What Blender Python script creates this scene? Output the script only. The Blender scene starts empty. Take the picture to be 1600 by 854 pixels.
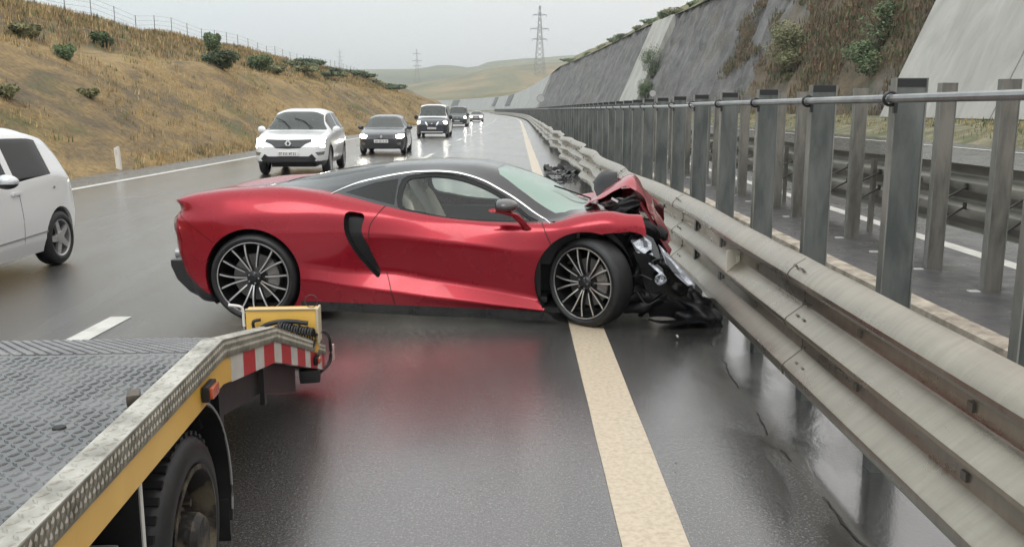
import bpy, bmesh, math, random
from mathutils import Vector, Matrix, noise
from mathutils.bvhtree import BVHTree
from bisect import bisect_right
R = math.radians
scn = bpy.context.scene
C = scn.collection

# ------------------------------------------------------------------ camera
cam_d = bpy.data.cameras.new('camera'); cam = bpy.data.objects.new('camera', cam_d); C.objects.link(cam)
cam_d.sensor_width = 36.0; cam_d.lens = 36.0 * 1400 / 1600
cam_d.clip_start = 0.05; cam_d.clip_end = 12000
cam.location = (0, 0, 1.65)
cam.rotation_euler = (R(90) - math.atan(256 / 1400), 0, math.atan(8 / 1400))
scn.camera = cam

# ------------------------------------------------------------------ overcast sky
w = bpy.data.worlds.new('World'); scn.world = w; w.use_nodes = True
nt = w.node_tree; nt.nodes.clear()
wo = nt.nodes.new('ShaderNodeOutputWorld'); bg = nt.nodes.new('ShaderNodeBackground')
sky = nt.nodes.new('ShaderNodeTexSky'); sky.sky_type = 'NISHITA'; sky.sun_disc = False
sky.sun_elevation = R(52); sky.sun_rotation = R(200)
tc = nt.nodes.new('ShaderNodeTexCoord'); sx = nt.nodes.new('ShaderNodeSeparateXYZ')
ramp = nt.nodes.new('ShaderNodeMapRange')
ramp.inputs['From Min'].default_value = 0.0; ramp.inputs['From Max'].default_value = 1.0
ramp.inputs['To Min'].default_value = 6.5; ramp.inputs['To Max'].default_value = 14.5
tint = nt.nodes.new('ShaderNodeMix'); tint.data_type = 'RGBA'
tint.inputs[6].default_value = (0.90, 0.985, 1.0, 1); tint.inputs[7].default_value = (1.0, 0.965, 0.94, 1)
tr = nt.nodes.new('ShaderNodeMapRange'); tr.inputs['From Min'].default_value = -0.5; tr.inputs['From Max'].default_value = 0.35
mul = nt.nodes.new('ShaderNodeVectorMath'); mul.operation = 'SCALE'
mixs = nt.nodes.new('ShaderNodeMix'); mixs.data_type = 'RGBA'; mixs.inputs[0].default_value = 0.93
L = nt.links.new
L(tc.outputs['Generated'], sx.inputs[0]); L(sx.outputs['Z'], ramp.inputs['Value']); L(sx.outputs['X'], tr.inputs['Value'])
L(tr.outputs[0], tint.inputs[0]); L(tint.outputs[2], mul.inputs[0]); L(ramp.outputs[0], mul.inputs['Scale'])
L(sky.outputs[0], mixs.inputs[6]); L(mul.outputs[0], mixs.inputs[7]); L(mixs.outputs[2], bg.inputs['Color'])
bg.inputs['Strength'].default_value = 0.1
L(bg.outputs[0], wo.inputs['Surface'])
sd = bpy.data.lights.new('sun', 'SUN'); sd.energy = 0.7; sd.angle = R(25); sd.color = (1.0, 0.97, 0.93)
so = bpy.data.objects.new('sun', sd); C.objects.link(so)
so.rotation_euler = (R(38), 0, R(-20))
scn.view_settings.view_transform = 'Standard'; scn.view_settings.look = 'None'
scn.view_settings.exposure = 0.46; scn.view_settings.gamma = 1.0
HAZE = 0.00036
scn.render.engine = 'CYCLES'

# ------------------------------------------------------------------ materials
MATS = {}
def mat(name, col, rough=0.5, metal=0.0, **k):
    if name in MATS: return MATS[name]
    m = bpy.data.materials.new(name); m.use_nodes = True
    b = m.node_tree.nodes['Principled BSDF']
    b.inputs['Base Color'].default_value = (*col, 1); b.inputs['Roughness'].default_value = rough
    b.inputs['Metallic'].default_value = metal
    if 'coat' in k: b.inputs['Coat Weight'].default_value = k['coat']; b.inputs['Coat Roughness'].default_value = k.get('coatr', 0.05)
    if 'emit' in k:
        b.inputs['Emission Color'].default_value = (*k['emit'], 1); b.inputs['Emission Strength'].default_value = k.get('es', 1)
    if 'trans' in k: b.inputs['Transmission Weight'].default_value = k['trans']; b.inputs['IOR'].default_value = k.get('ior', 1.45)
    if 'alpha' in k: b.inputs['Alpha'].default_value = k['alpha']
    if 'spec' in k: b.inputs['Specular IOR Level'].default_value = k['spec']
    MATS[name] = m; return m
class NT:
    """tiny node helper"""
    def __init__(s, m): s.t = m.node_tree; s.b = s.t.nodes['Principled BSDF']
    def n(s, typ, **kw):
        x = s.t.nodes.new(typ)
        for a, v in kw.items(): setattr(x, a, v)
        return x
    def l(s, a, b): s.t.links.new(a, b)
    def coord(s, scale=(1, 1, 1), kind='Object', rot=(0, 0, 0)):
        c = s.n('ShaderNodeTexCoord'); mp = s.n('ShaderNodeMapping'); mp.inputs['Scale'].default_value = scale
        mp.inputs['Rotation'].default_value = rot
        s.l(c.outputs[kind], mp.inputs[0]); return mp.outputs[0]
    def noise(s, vec, scale, detail=4, rough=0.55, dist=0.0):
        x = s.n('ShaderNodeTexNoise'); x.inputs['Scale'].default_value = scale; x.inputs['Detail'].default_value = detail
        x.inputs['Roughness'].default_value = rough; x.inputs['Distortion'].default_value = dist
        if vec is not None: s.l(vec, x.inputs['Vector'])
        return x.outputs['Fac']
    def ramp(s, fac, stops, interp='LINEAR'):
        x = s.n('ShaderNodeValToRGB'); cr = x.color_ramp; cr.interpolation = interp
        while len(cr.elements) < len(stops): cr.elements.new(0.5)
        for e, (p, c) in zip(cr.elements, stops):
            e.position = p; e.color = (*c, 1) if len(c) == 3 else c
        s.l(fac, x.inputs[0]); return x.outputs[0]
    def rng(s, fac, a, b, c, d):
        x = s.n('ShaderNodeMapRange')
        for i, v in zip(('From Min', 'From Max', 'To Min', 'To Max'), (a, b, c, d)): x.inputs[i].default_value = v
        s.l(fac, x.inputs['Value']); return x.outputs[0]
    def mix(s, fac, a, b, blend='MIX'):
        x = s.n('ShaderNodeMix', data_type='RGBA', blend_type=blend)
        for sock, v in ((x.inputs[0], fac), (x.inputs[6], a), (x.inputs[7], b)):
            if isinstance(v, (int, float)): sock.default_value = v
            elif isinstance(v, tuple): sock.default_value = (*v, 1)
            else: s.l(v, sock)
        return x.outputs[2]
    def math(s, op, a, b=None):
        x = s.n('ShaderNodeMath', operation=op)
        for i, v in enumerate((a, b)):
            if v is None: continue
            if isinstance(v, (int, float)): x.inputs[i].default_value = v
            else: s.l(v, x.inputs[i])
        return x.outputs[0]
    def bump(s, h, strength=0.3, dist=0.01, prev=None):
        x = s.n('ShaderNodeBump'); x.inputs['Strength'].default_value = strength; x.inputs['Distance'].default_value = dist
        s.l(h, x.inputs['Height'])
        if prev is not None: s.l(prev, x.inputs['Normal'])
        s.l(x.outputs[0], s.b.inputs['Normal']); return x.outputs[0]
    def col(s, c): s.l(c, s.b.inputs['Base Color'])
    def rough(s, c): s.l(c, s.b.inputs['Roughness'])

def m_asphalt(name, dark, light, near=False):
    m = mat(name, dark, 0.2); t = NT(m)
    v = t.coord(); vs = t.coord((0.9, 0.10, 1))
    big = t.noise(vs, 1.3, 4, 0.6, 0.6); fine = t.noise(v, 85, 3, 0.75); med = t.noise(v, 30, 4, 0.7); patch = t.noise(t.coord((0.35, 0.12, 1)), 1.0, 3, 0.5, 0.4)
    c = t.mix(t.rng(big, 0.35, 0.68, 0, 1), dark, light)
    c = t.mix(t.rng(fine, 0.3, 0.72, 0, 1), c, tuple(x * 2.1 for x in light)) if False else t.mix(t.math('MULTIPLY', t.rng(fine, 0.53, 0.66, 0, 1), 0.8), c, tuple(min(1, x * 2.7) for x in light))
    c0 = c
    rr = t.math('ADD', t.rng(big, 0.38, 0.64, 0.02, 0.12), t.rng(patch, 0.38, 0.62, 0.0, 0.06))
    agg = t.math('ADD', t.math('MULTIPLY', fine, 1.0), t.math('MULTIPLY', med, 1.6))
    wet = t.rng(patch, 0.36, 0.60, 0.25, 1.0)
    # the low gutter side by the guardrail holds standing water
    cs = t.n('ShaderNodeTexCoord'); ps_ = t.n('ShaderNodeSeparateXYZ'); t.l(cs.outputs['Object'], ps_.inputs[0])
    pud = t.math('MULTIPLY', t.rng(ps_.outputs['X'], 0.75, 1.35, 0, 1), t.rng(t.noise(t.coord((1.2, .45, 1)), 1.6, 4, .6, .8), .40, .52, 0, 1))
    wet = t.math('MULTIPLY', wet, t.rng(pud, 0, 1, 1, 0.28))
    lft = t.rng(ps_.outputs['X'], -2.6, -.4, 1, 0); lft = t.math('MAXIMUM', lft, t.rng(ps_.outputs['Y'], 14, 26, 0, 1)); wet = t.math('MULTIPLY', wet, t.rng(lft, 0, 1, 1, 2.6))
    h = t.math('MULTIPLY', agg, wet)
    t.col(t.mix(t.math('MULTIPLY', pud, .6), c0, tuple(x * .5 for x in dark)))
    t.rough(t.math('ADD', t.math('MULTIPLY', rr, t.rng(pud, 0, 1, 1, .5)), t.rng(lft, 0, 1, 0, .13)))
    t.l(t.rng(lft, 0, 1, .06, .16), t.b.inputs['Coat Roughness'])
    t.bump(h, 1.0, 0.0055)
    t.b.inputs['Specular IOR Level'].default_value = 0.75
    t.b.inputs['Coat Weight'].default_value = 1.0; t.b.inputs['Coat Roughness'].default_value = 0.06; t.b.inputs['Coat IOR'].default_value = 1.6
    rip = t.noise(t.coord((1, .8, 1)), 36, 4, .7)
    cb = t.n('ShaderNodeBump'); cb.inputs['Strength'].default_value = 0.8; cb.inputs['Distance'].default_value = 0.0017
    t.l(t.math('MULTIPLY', t.math('ADD', fine, rip), wet), cb.inputs['Height']); t.l(cb.outputs[0], t.b.inputs['Coat Normal'])
    return m
def m_noisy(name, c1, c2, scale=4, rough=0.6, metal=0.0, bump=0.15, bd=0.01, stretch=(1, 1, 1), lo=0.35, hi=0.65, r2=None, detail=5, dist=0.3, coat=None):
    if name in MATS: return MATS[name]
    m = mat(name, c1, rough, metal); t = NT(m); v = t.coord(stretch)
    f = t.noise(v, scale, detail, 0.6, dist)
    t.col(t.mix(t.rng(f, lo, hi, 0, 1), c1, c2))
    if r2 is not None: t.rough(t.rng(f, lo, hi, rough, r2))
    if bump: t.bump(t.noise(v, scale * 4, 4), bump, bd)
    if coat: m.node_tree.nodes['Principled BSDF'].inputs['Coat Weight'].default_value = coat
    return m

A_LEFT = m_asphalt('wet_asphalt', (0.030, 0.029, 0.028), (0.084, 0.081, 0.078))
A_MED = m_noisy('median_asphalt', (0.055, 0.053, 0.056), (0.105, 0.10, 0.10), 3, 0.42, bump=0.6, bd=0.006, r2=0.25)
A_RIGHT = m_noisy('far_asphalt', (0.06, 0.06, 0.06), (0.11, 0.11, 0.11), 2, 0.3, bump=0.3, bd=0.004, r2=0.16)
A_SHOULD = m_noisy('shoulder_asphalt', (0.07, 0.066, 0.06), (0.16, 0.145, 0.125), 2.2, 0.4, bump=0.5, bd=0.01, r2=0.25)
PAINT_L = m_noisy('road_paint', (0.44, 0.36, 0.26), (0.58, 0.49, 0.37), 38, 0.42, bump=0.6, bd=0.003, lo=0.3, hi=0.6, r2=0.30)
PAINT_W = m_noisy('white_road_paint', (0.48, 0.47, 0.42), (0.66, 0.65, 0.60), 6, 0.4, bump=0.4, bd=0.003)
CONC = m_noisy('kerb_concrete', (0.20, 0.165, 0.13), (0.46, 0.40, 0.32), 5, 0.7, bump=0.6, bd=0.01)
def m_rail():
    m = mat('rail_zinc', (0.4, 0.38, 0.34), 0.42, 0.85); t = NT(m)
    v = t.coord((1, 0.25, 1)); f = t.noise(v, 5, 6, 0.65, 0.6); st = t.noise(t.coord((1, 9, 1.5)), 2.0, 5, 0.65, .5)
    s = t.n('ShaderNodeNewGeometry'); sp = t.n('ShaderNodeSeparateXYZ'); t.l(s.outputs['Position'], sp.inputs[0])
    dirt = t.rng(t.math('ADD', t.math('MULTIPLY', st, 0.55), t.math('MULTIPLY', f, 0.7)), 0.40, 0.85, 0, 1)
    t.col(t.mix(dirt, (0.27, 0.24, 0.198), (0.43, 0.393, 0.33)))
    t.rough(t.rng(f, 0.35, 0.65, 0.24, 0.44)); t.bump(t.noise(t.coord(), 60, 3), 0.10, 0.002); return m
RAIL = m_rail()
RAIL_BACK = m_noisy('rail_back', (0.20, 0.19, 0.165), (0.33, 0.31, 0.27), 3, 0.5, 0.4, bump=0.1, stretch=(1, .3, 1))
POST = m_noisy('post_zinc', (0.10, 0.112, 0.108), (0.20, 0.212, 0.20), 2.5, 0.32, 0.6, bump=0.1, bd=0.003, stretch=(3, 3, 0.7), r2=0.5, detail=7)
POST2 = m_noisy('post_zinc_weathered', (0.14, 0.135, 0.118), (0.27, 0.255, 0.225), 2.5, 0.4, 0.5, bump=0.1, bd=0.003, stretch=(3, 3, 0.7))
BLACKM = mat('matte_black', (0.012, 0.012, 0.014), 0.55)
PLASTIC = mat('black_plastic', (0.02, 0.02, 0.022), 0.32)
RUBBER = m_noisy('rubber', (0.010, 0.010, 0.011), (0.020, 0.020, 0.021), 20, 0.5, bump=0.1)
CHROME = mat('chrome', (0.82, 0.83, 0.84), 0.12, 1.0)
ALU = mat('machined_alloy', (0.80, 0.79, 0.78), 0.28, 0.85)
DARKALU = mat('dark_alloy', (0.035, 0.035, 0.038), 0.3, 0.6)
STEEL = mat('brushed_steel', (0.34, 0.34, 0.34), 0.35, 0.9)

# ------------------------------------------------------------------ mesh helpers
def finish(bm, name, m, parent=None, smooth=35):
    me = bpy.data.meshes.new(name)
    if smooth is not None:
        bm.normal_update()
        for f in bm.faces: f.smooth = True
        ca = R(smooth)
        for e in bm.edges:
            if len(e.link_faces) == 2:
                if e.calc_face_angle(0) > ca: e.smooth = False
    bm.to_mesh(me); bm.free()
    for x in (m if isinstance(m, (list, tuple)) else [m]): me.materials.append(x)
    o = bpy.data.objects.new(name, me); C.objects.link(o)
    if parent is not None: o.parent = parent
    return o
def thing(name, label, cat, loc=(0, 0, 0), rotz=0, group=None):
    o = bpy.data.objects.new(name, None); C.objects.link(o); o.location = loc; o.rotation_euler = (0, 0, rotz)
    o.empty_display_size = 0.3
    o['label'] = label; o['category'] = cat
    if group: o['group'] = group
    return o
def tag(o, label, cat, group=None):
    o['label'] = label; o['category'] = cat
    if group: o['group'] = group
    return o
def struct(o): o['kind'] = 'structure'; return o
def copy_tree(o, parent=None):
    c = o.copy(); C.objects.link(c)
    if parent is not None: c.parent = parent
    for ch in o.children: copy_tree(ch, c)
    return c
def quad(bm, a, b, c, d, mi=0):
    f = bm.faces.new([bm.verts.new(p) for p in (a, b, c, d)]); f.material_index = mi; return f
def box(bm, c, s, mi=0, rot=None, taper=None):
    """centre, full size; taper=(kx,ky) scale of the top"""
    vs = []
    for dz in (-1, 1):
        k = (1, 1) if (taper is None or dz < 0) else taper
        for dx, dy in ((-1, -1), (1, -1), (1, 1), (-1, 1)):
            p = Vector((dx * s[0] / 2 * k[0], dy * s[1] / 2 * k[1], dz * s[2] / 2))
            if rot is not None: p = rot @ p
            vs.append(bm.verts.new(p + Vector(c)))
    for q in ((3, 2, 1, 0), (4, 5, 6, 7), (0, 1, 5, 4), (1, 2, 6, 5), (2, 3, 7, 6), (3, 0, 4, 7)):
        f = bm.faces.new([vs[i] for i in q]); f.material_index = mi
    return vs
def bevel_all(bm, w=0.005, seg=1):
    bmesh.ops.bevel(bm, geom=list(bm.edges), offset=w, segments=seg, affect='EDGES', profile=0.7)
def tube(bm, pts, r, n=8, mi=0, cap=True, closed=False):
    pts = [Vector(p) for p in pts]; rings = []
    N = len(pts)
    for i, p in enumerate(pts):
        if closed: d = pts[(i + 1) % N] - pts[i - 1]
        else: d = (pts[min(i + 1, N - 1)] - pts[max(i - 1, 0)])
        d.normalize()
        u = d.cross(Vector((0, 0, 1)));
        if u.length < 1e-3: u = d.cross(Vector((0, 1, 0)))
        u.normalize(); v = d.cross(u)
        rr = r[i] if isinstance(r, (list, tuple)) else r
        rings.append([bm.verts.new(p + u * rr * math.cos(2 * math.pi * k / n) + v * rr * math.sin(2 * math.pi * k / n)) for k in range(n)])
    M = N if closed else N - 1
    for i in range(M):
        a, b = rings[i], rings[(i + 1) % N]
        for k in range(n):
            f = bm.faces.new((a[k], a[(k + 1) % n], b[(k + 1) % n], b[k])); f.material_index = mi
    if cap and not closed:
        for q in (rings[0], rings[-1]):
            try: f = bm.faces.new(q); f.material_index = mi
            except ValueError: pass
def lathe(bm, prof, n=48, axis='Y', c=(0, 0, 0), mi=0, closed=False):
    """prof: (axial, radius) list; axis Y -> axial along -Y is outward"""
    rings = []
    for a, r in prof:
        ring = []
        for k in range(n):
            t = 2 * math.pi * k / n; x, z = r * math.cos(t), r * math.sin(t)
            p = (x, a, z) if axis == 'Y' else ((a, x, z) if axis == 'X' else (x, z, a))
            ring.append(bm.verts.new(Vector(p) + Vector(c)))
        rings.append(ring)
    m = len(rings)
    for i in range(m if closed else m - 1):
        A, B = rings[i], rings[(i + 1) % m]
        for k in range(n):
            f = bm.faces.new((A[k], A[(k + 1) % n], B[(k + 1) % n], B[k])); f.material_index = mi
    return rings
def prism(bm, poly, axis, a, b, mi=0):
    """2D poly extruded along axis between a and b"""
    def P(p, t):
        return {'X': (t, p[0], p[1]), 'Y': (p[0], t, p[1]), 'Z': (p[0], p[1], t)}[axis]
    A = [bm.verts.new(P(p, a)) for p in poly]; B = [bm.verts.new(P(p, b)) for p in poly]
    n = len(poly)
    for f in (bm.faces.new(A[::-1]), bm.faces.new(B)): f.material_index = mi
    for i in range(n):
        f = bm.faces.new((A[i], A[(i + 1) % n], B[(i + 1) % n], B[i])); f.material_index = mi
    bmesh.ops.recalc_face_normals(bm, faces=bm.faces)
def hermite(xs, ys):
    n = len(xs); d = [(ys[i + 1] - ys[i]) / (xs[i + 1] - xs[i]) for i in range(n - 1)]
    m = [d[0]] + [0 if d[i - 1] * d[i] <= 0 else 2 * d[i - 1] * d[i] / (d[i - 1] + d[i]) if abs(d[i-1]+d[i])>1e-9 else 0 for i in range(1, n - 1)] + [d[-1]]
    def f(x):
        if x <= xs[0]: return ys[0]
        if x >= xs[-1]: return ys[-1]
        i = bisect_right(xs, x) - 1; h = xs[i + 1] - xs[i]; t = (x - xs[i]) / h
        return ((2 * t**3 - 3 * t**2 + 1) * ys[i] + (t**3 - 2 * t**2 + t) * h * m[i] + (-2 * t**3 + 3 * t**2) * ys[i + 1] + (t**3 - t**2) * h * m[i + 1])
    return f
def catmull(P, sub, creases=()):
    out = []; n = len(P); V = [Vector(p) for p in P]
    for i in range(n - 1):
        p1, p2 = V[i], V[i + 1]
        p0 = V[i - 1] if i > 0 and i not in creases else p1 * 2 - p2
        p3 = V[i + 2] if i + 2 < n and (i + 1) not in creases else p2 * 2 - p1
        # tangents limited by chord lengths
        L0 = (p1 - p0).length; L1 = (p2 - p1).length; L2 = (p3 - p2).length
        t1 = (p2 - p0) * (L1 / max(1e-6, L0 + L1)); t2 = (p3 - p1) * (L1 / max(1e-6, L1 + L2))
        for k in range(sub):
            t = k / sub
            out.append(p1 * (2 * t**3 - 3 * t**2 + 1) + t1 * (t**3 - 2 * t**2 + t) + p2 * (-2 * t**3 + 3 * t**2) + t2 * (t**3 - t**2))
    out.append(V[-1]); return out
def inpoly(x, y, poly):
    c = False; n = len(poly); j = n - 1
    for i in range(n):
        xi, yi = poly[i]; xj, yj = poly[j]
        if (yi > y) != (yj > y) and x < (xj - xi) * (y - yi) / (yj - yi) + xi: c = not c
        j = i
    return c
def knife(bm, poly, ax, filt, closed=True):
    """cut faces passing filt(face) along the segments of a 2D polygon in axes ax"""
    n = len(poly); e = 1e-4
    for i in range(n if closed else n - 1):
        a = poly[i]; b = poly[(i + 1) % n]
        lo0, hi0 = min(a[0], b[0]) - e, max(a[0], b[0]) + e; lo1, hi1 = min(a[1], b[1]) - e, max(a[1], b[1]) + e
        fs = []
        for f in bm.faces:
            c0 = [v.co[ax[0]] for v in f.verts]
            if max(c0) < lo0 or min(c0) > hi0: continue
            c1 = [v.co[ax[1]] for v in f.verts]
            if max(c1) < lo1 or min(c1) > hi1: continue
            if filt(f): fs.append(f)
        if not fs: continue
        nrm = [0, 0, 0]; nrm[ax[0]] = b[1] - a[1]; nrm[ax[1]] = -(b[0] - a[0])
        co = [0, 0, 0]; co[ax[0]] = a[0]; co[ax[1]] = a[1]
        geom = set(fs)
        for f in fs: geom.update(f.edges); geom.update(f.verts)
        bmesh.ops.bisect_plane(bm, geom=list(geom), dist=1e-5, plane_co=co, plane_no=nrm)
def smooth_poly(pts, sub=4, closed=True):
    n = len(pts); out = []; V = [Vector(p) for p in pts]
    for i in range(n if closed else n - 1):
        p0, p1, p2, p3 = V[(i - 1) % n], V[i], V[(i + 1) % n], V[(i + 2) % n]
        for k in range(sub):
            t = k / sub
            q = 0.5 * ((2 * p1) + (-p0 + p2) * t + (2 * p0 - 5 * p1 + 4 * p2 - p3) * t * t + (-p0 + 3 * p1 - 3 * p2 + p3) * t**3)
            out.append((q[0], q[1]))
    return out
def circ(cx, cy, r, n=40, a0=0, a1=360): return [(cx + r * math.cos(R(a0 + (a1 - a0) * k / n)), cy + r * math.sin(R(a0 + (a1 - a0) * k / n))) for k in range(n)]

class Shell:
    """a lofted half body (x forward, y>=0 half width, z up), cut into named panels, mirrored"""
    def __init__(s, us, secs, sub, creases, du=0.03, cap0=False, cap1=False, warp=None):
        npnt = len(secs[0]); s.us = us
        f = [[hermite(us, [sc[i][k] for sc in secs]) for k in (0, 1)] for i in range(npnt)]
        n = max(2, int((us[-1] - us[0]) / du)); s.rows = []
        extra = [us[0] + (us[-1] - us[0]) * i / n for i in range(n + 1)]
        bm = bmesh.new(); grid = []
        for u in extra:
            P = catmull([(f[i][0](u), f[i][1](u)) for i in range(npnt)], sub, creases)
            grid.append([bm.verts.new((u, max(0, p[0]), p[1])) for p in P])
        s.lay = bm.faces.layers.int.new('cat'); s.row = bm.faces.layers.int.new('row')
        m = len(grid[0])
        for i in range(len(grid) - 1):
            for j in range(m - 1):
                fc = bm.faces.new((grid[i][j], grid[i + 1][j], grid[i + 1][j + 1], grid[i][j + 1])); fc[s.row] = j // sub
        for g, fl, do in ((grid[0], False, cap0), (grid[-1], True, cap1)):
            if not do: continue
            K = 5; prev = g
            sgn = 1 if fl else -1
            for k in range(1, K + 1):
                cur = []
                for v in g:
                    w_ = v.co.y * (1 - k / K)
                    cur.append(bm.verts.new((v.co.x + sgn * 0.035 * (1 - (1 - k / K) ** 2), w_, v.co.z)))
                for j in range(m - 1):
                    q = (prev[j], cur[j], cur[j + 1], prev[j + 1])
                    fc = bm.faces.new(q if fl else q[::-1]); fc[s.row] = j // sub
                prev = cur
        bmesh.ops.remove_doubles(bm, verts=bm.verts, dist=1e-5)
        if warp:
            for v in bm.verts: v.co = warp(v.co)
        bmesh.ops.dissolve_degenerate(bm, edges=bm.edges, dist=1e-6)
        bmesh.ops.recalc_face_normals(bm, faces=bm.faces); bm.normal_update()
        cu = (us[0] + us[-1]) / 2
        if sum(f.normal.y * f.calc_area() + f.normal.z * f.calc_area() for f in bm.faces) < 0:
            bmesh.ops.reverse_faces(bm, faces=bm.faces)
        bm.normal_update(); s.bm = bm
        # reference for normals
        bt = bm.copy(); bmesh.ops.triangulate(bt, faces=bt.faces)
        bt.verts.ensure_lookup_table(); bt.faces.ensure_lookup_table(); bt.normal_update()
        s.rn = []
        for v in bt.verts:
            nn = v.normal.copy()
            if v.co.y < 1e-4: nn.y = 0; nn.normalize()
            s.rn.append(nn)
        s.rv = [v.co.copy() for v in bt.verts]; s.rt = [tuple(v.index for v in f.verts) for f in bt.faces]
        s.bvh = BVHTree.FromPolygons(s.rv, s.rt); bt.free(); s.names = ['body']
        bm.faces.ensure_lookup_table()
    def normal(s, co):
        loc, nn, idx, d = s.bvh.find_nearest(co)
        if idx is None: return Vector((0, 1, 0))
        a, b, c = s.rt[idx]; A, B, Cc = s.rv[a], s.rv[b], s.rv[c]
        v0, v1, v2 = B - A, Cc - A, loc - A
        d00, d01, d11, d20, d21 = v0.dot(v0), v0.dot(v1), v1.dot(v1), v2.dot(v0), v2.dot(v1)
        den = d00 * d11 - d01 * d01
        if abs(den) < 1e-14: return nn
        v = (d11 * d20 - d01 * d21) / den; w_ = (d00 * d21 - d01 * d20) / den
        r = s.rn[a] * (1 - v - w_) + s.rn[b] * v + s.rn[c] * w_
        return r.normalized()
    def cid(s, name):
        if name not in s.names: s.names.append(name)
        return s.names.index(name)
    def cut(s, name, poly, ax=(0, 2), filt=None, over=None):
        """faces whose centre falls in poly (after knifing) take category name"""
        filt = filt or (lambda f: True); knife(s.bm, poly, ax, filt); c = s.cid(name)
        for f in s.bm.faces:
            if not filt(f): continue
            m = f.calc_center_median()
            if inpoly(m[ax[0]], m[ax[1]], poly) and (over is None or s.names[f[s.lay]] in over): f[s.lay] = c
    def line(s, name, pts, wd, ax=(0, 2), filt=None, over=None):
        """strip along an open polyline"""
        n = len(pts); Lf = []; Rt = []
        for i in range(n):
            a = Vector(pts[max(0, i - 1)]); b = Vector(pts[min(n - 1, i + 1)]); d = (b - a).normalized(); q = Vector((-d.y, d.x)) * wd / 2
            Lf.append(tuple(Vector(pts[i]) + q)); Rt.append(tuple(Vector(pts[i]) - q))
        s.cut(name, Lf + Rt[::-1], ax, filt, over)
    def setcat(s, name, fn):
        c = s.cid(name)
        for f in s.bm.faces:
            if fn(f, s.names[f[s.lay]]): f[s.lay] = c
    def emit(s, cats, name, m, parent, sides=(1, -1), rim=0.0, inset=0.0, join=True, deform=None):
        """make object(s) from the faces of the categories; join merges both sides in one mesh"""
        ids = {s.names.index(c): k for k, c in enumerate(cats) if c in s.names}
        objs = []
        def build(sds):
            verts = []; nrm = []; faces = []; mi = []; rims = []
            for sd_ in sds:
                mp = {}
                fs = [f for f in s.bm.faces if f[s.lay] in ids]
                for f in fs:
                    for v in f.verts:
                        if v.index not in mp:
                            nn = s.normal(v.co); co = v.co - nn * inset
                            if deform: co = deform(co, sd_)
                            mp[v.index] = len(verts); verts.append(Vector((co.x, co.y * sd_, co.z))); nrm.append(Vector((nn.x, nn.y * sd_, nn.z)))
                ec = {}
                for f in fs:
                    ix = [mp[v.index] for v in f.verts]
                    if sd_ < 0: ix = ix[::-1]
                    # quads wound (u+, s+): outward on +y side needs flip test
                    faces.append(ix); mi.append(ids[f[s.lay]])
                    for a, b in zip(ix, ix[1:] + ix[:1]): ec[(a, b)] = ids[f[s.lay]]
                if rim:
                    for (a, b), m_ in ec.items():
                        if (b, a) not in ec:
                            if abs(verts[a].y) < 1e-4 and abs(verts[b].y) < 1e-4: continue
                            rims.append((a, b, m_))
            nf = len(faces); rm = {}
            for a, b, m_ in rims:
                for q in (a, b):
                    if q not in rm: rm[q] = len(verts); verts.append(verts[q] - nrm[q] * rim); nrm.append(nrm[q])
                faces.append([b, a, rm[a], rm[b]]); mi.append(m_)
            me = bpy.data.meshes.new(name); me.from_pydata([tuple(v) for v in verts], [], faces)
            for i, p in enumerate(me.polygons): p.material_index = mi[i]; p.use_smooth = True
            for x in (m if isinstance(m, (list, tuple)) else [m]): me.materials.append(x)
            ln = []
            for i, p in enumerate(me.polygons):
                if i < nf: ln += [tuple(nrm[me.loops[k].vertex_index]) for k in p.loop_indices]
                else: ln += [tuple(p.normal)] * p.loop_total
            # orientation: flip if face normals disagree with smooth normals
            dis = sum(1 if Vector(p.normal).dot(nrm[p.vertices[0]]) > 0 else -1 for p in list(me.polygons)[:nf])
            if dis < 0:
                me.flip_normals(); ln = []
                for i, p in enumerate(me.polygons):
                    if i < nf: ln += [tuple(nrm[me.loops[k].vertex_index]) for k in p.loop_indices]
                    else: ln += [tuple(p.normal)] * p.loop_total
            me.normals_split_custom_set(ln)
            o = bpy.data.objects.new(name, me); C.objects.link(o); o.parent = parent; objs.append(o)
        s.bm.verts.index_update(); s.bm.normal_update()
        if join: build(sides)
        else:
            for q in sides: build((q,))
        return objs

def split_loose(o):
    """separate the disconnected pieces of a part into objects of their own"""
    bm = bmesh.new(); bm.from_mesh(o.data); bm.verts.ensure_lookup_table(); seen = set(); comps = []
    for v in bm.verts:
        if v.index in seen: continue
        st = [v]; cur = set()
        while st:
            q = st.pop()
            if q.index in cur: continue
            cur.add(q.index); st += [e.other_vert(q) for e in q.link_edges if e.other_vert(q).index not in cur]
        seen |= cur; comps.append(cur)
    for i, c in enumerate(comps[1:] if len(comps) > 1 else []):
        b2 = bm.copy(); bmesh.ops.delete(b2, geom=[v for v in b2.verts if v.index not in c], context='VERTS')
        if len(b2.faces) == 0: b2.free(); continue
        me = bpy.data.meshes.new(o.name); b2.to_mesh(me); b2.free()
        for m in o.data.materials: me.materials.append(m)
        n = bpy.data.objects.new(o.name.split('.')[0], me); C.objects.link(n); n.parent = o.parent
    if len(comps) > 1:
        bmesh.ops.delete(bm, geom=[v for v in bm.verts if v.index not in comps[0]], context='VERTS'); bm.to_mesh(o.data)
    bm.free()
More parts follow.
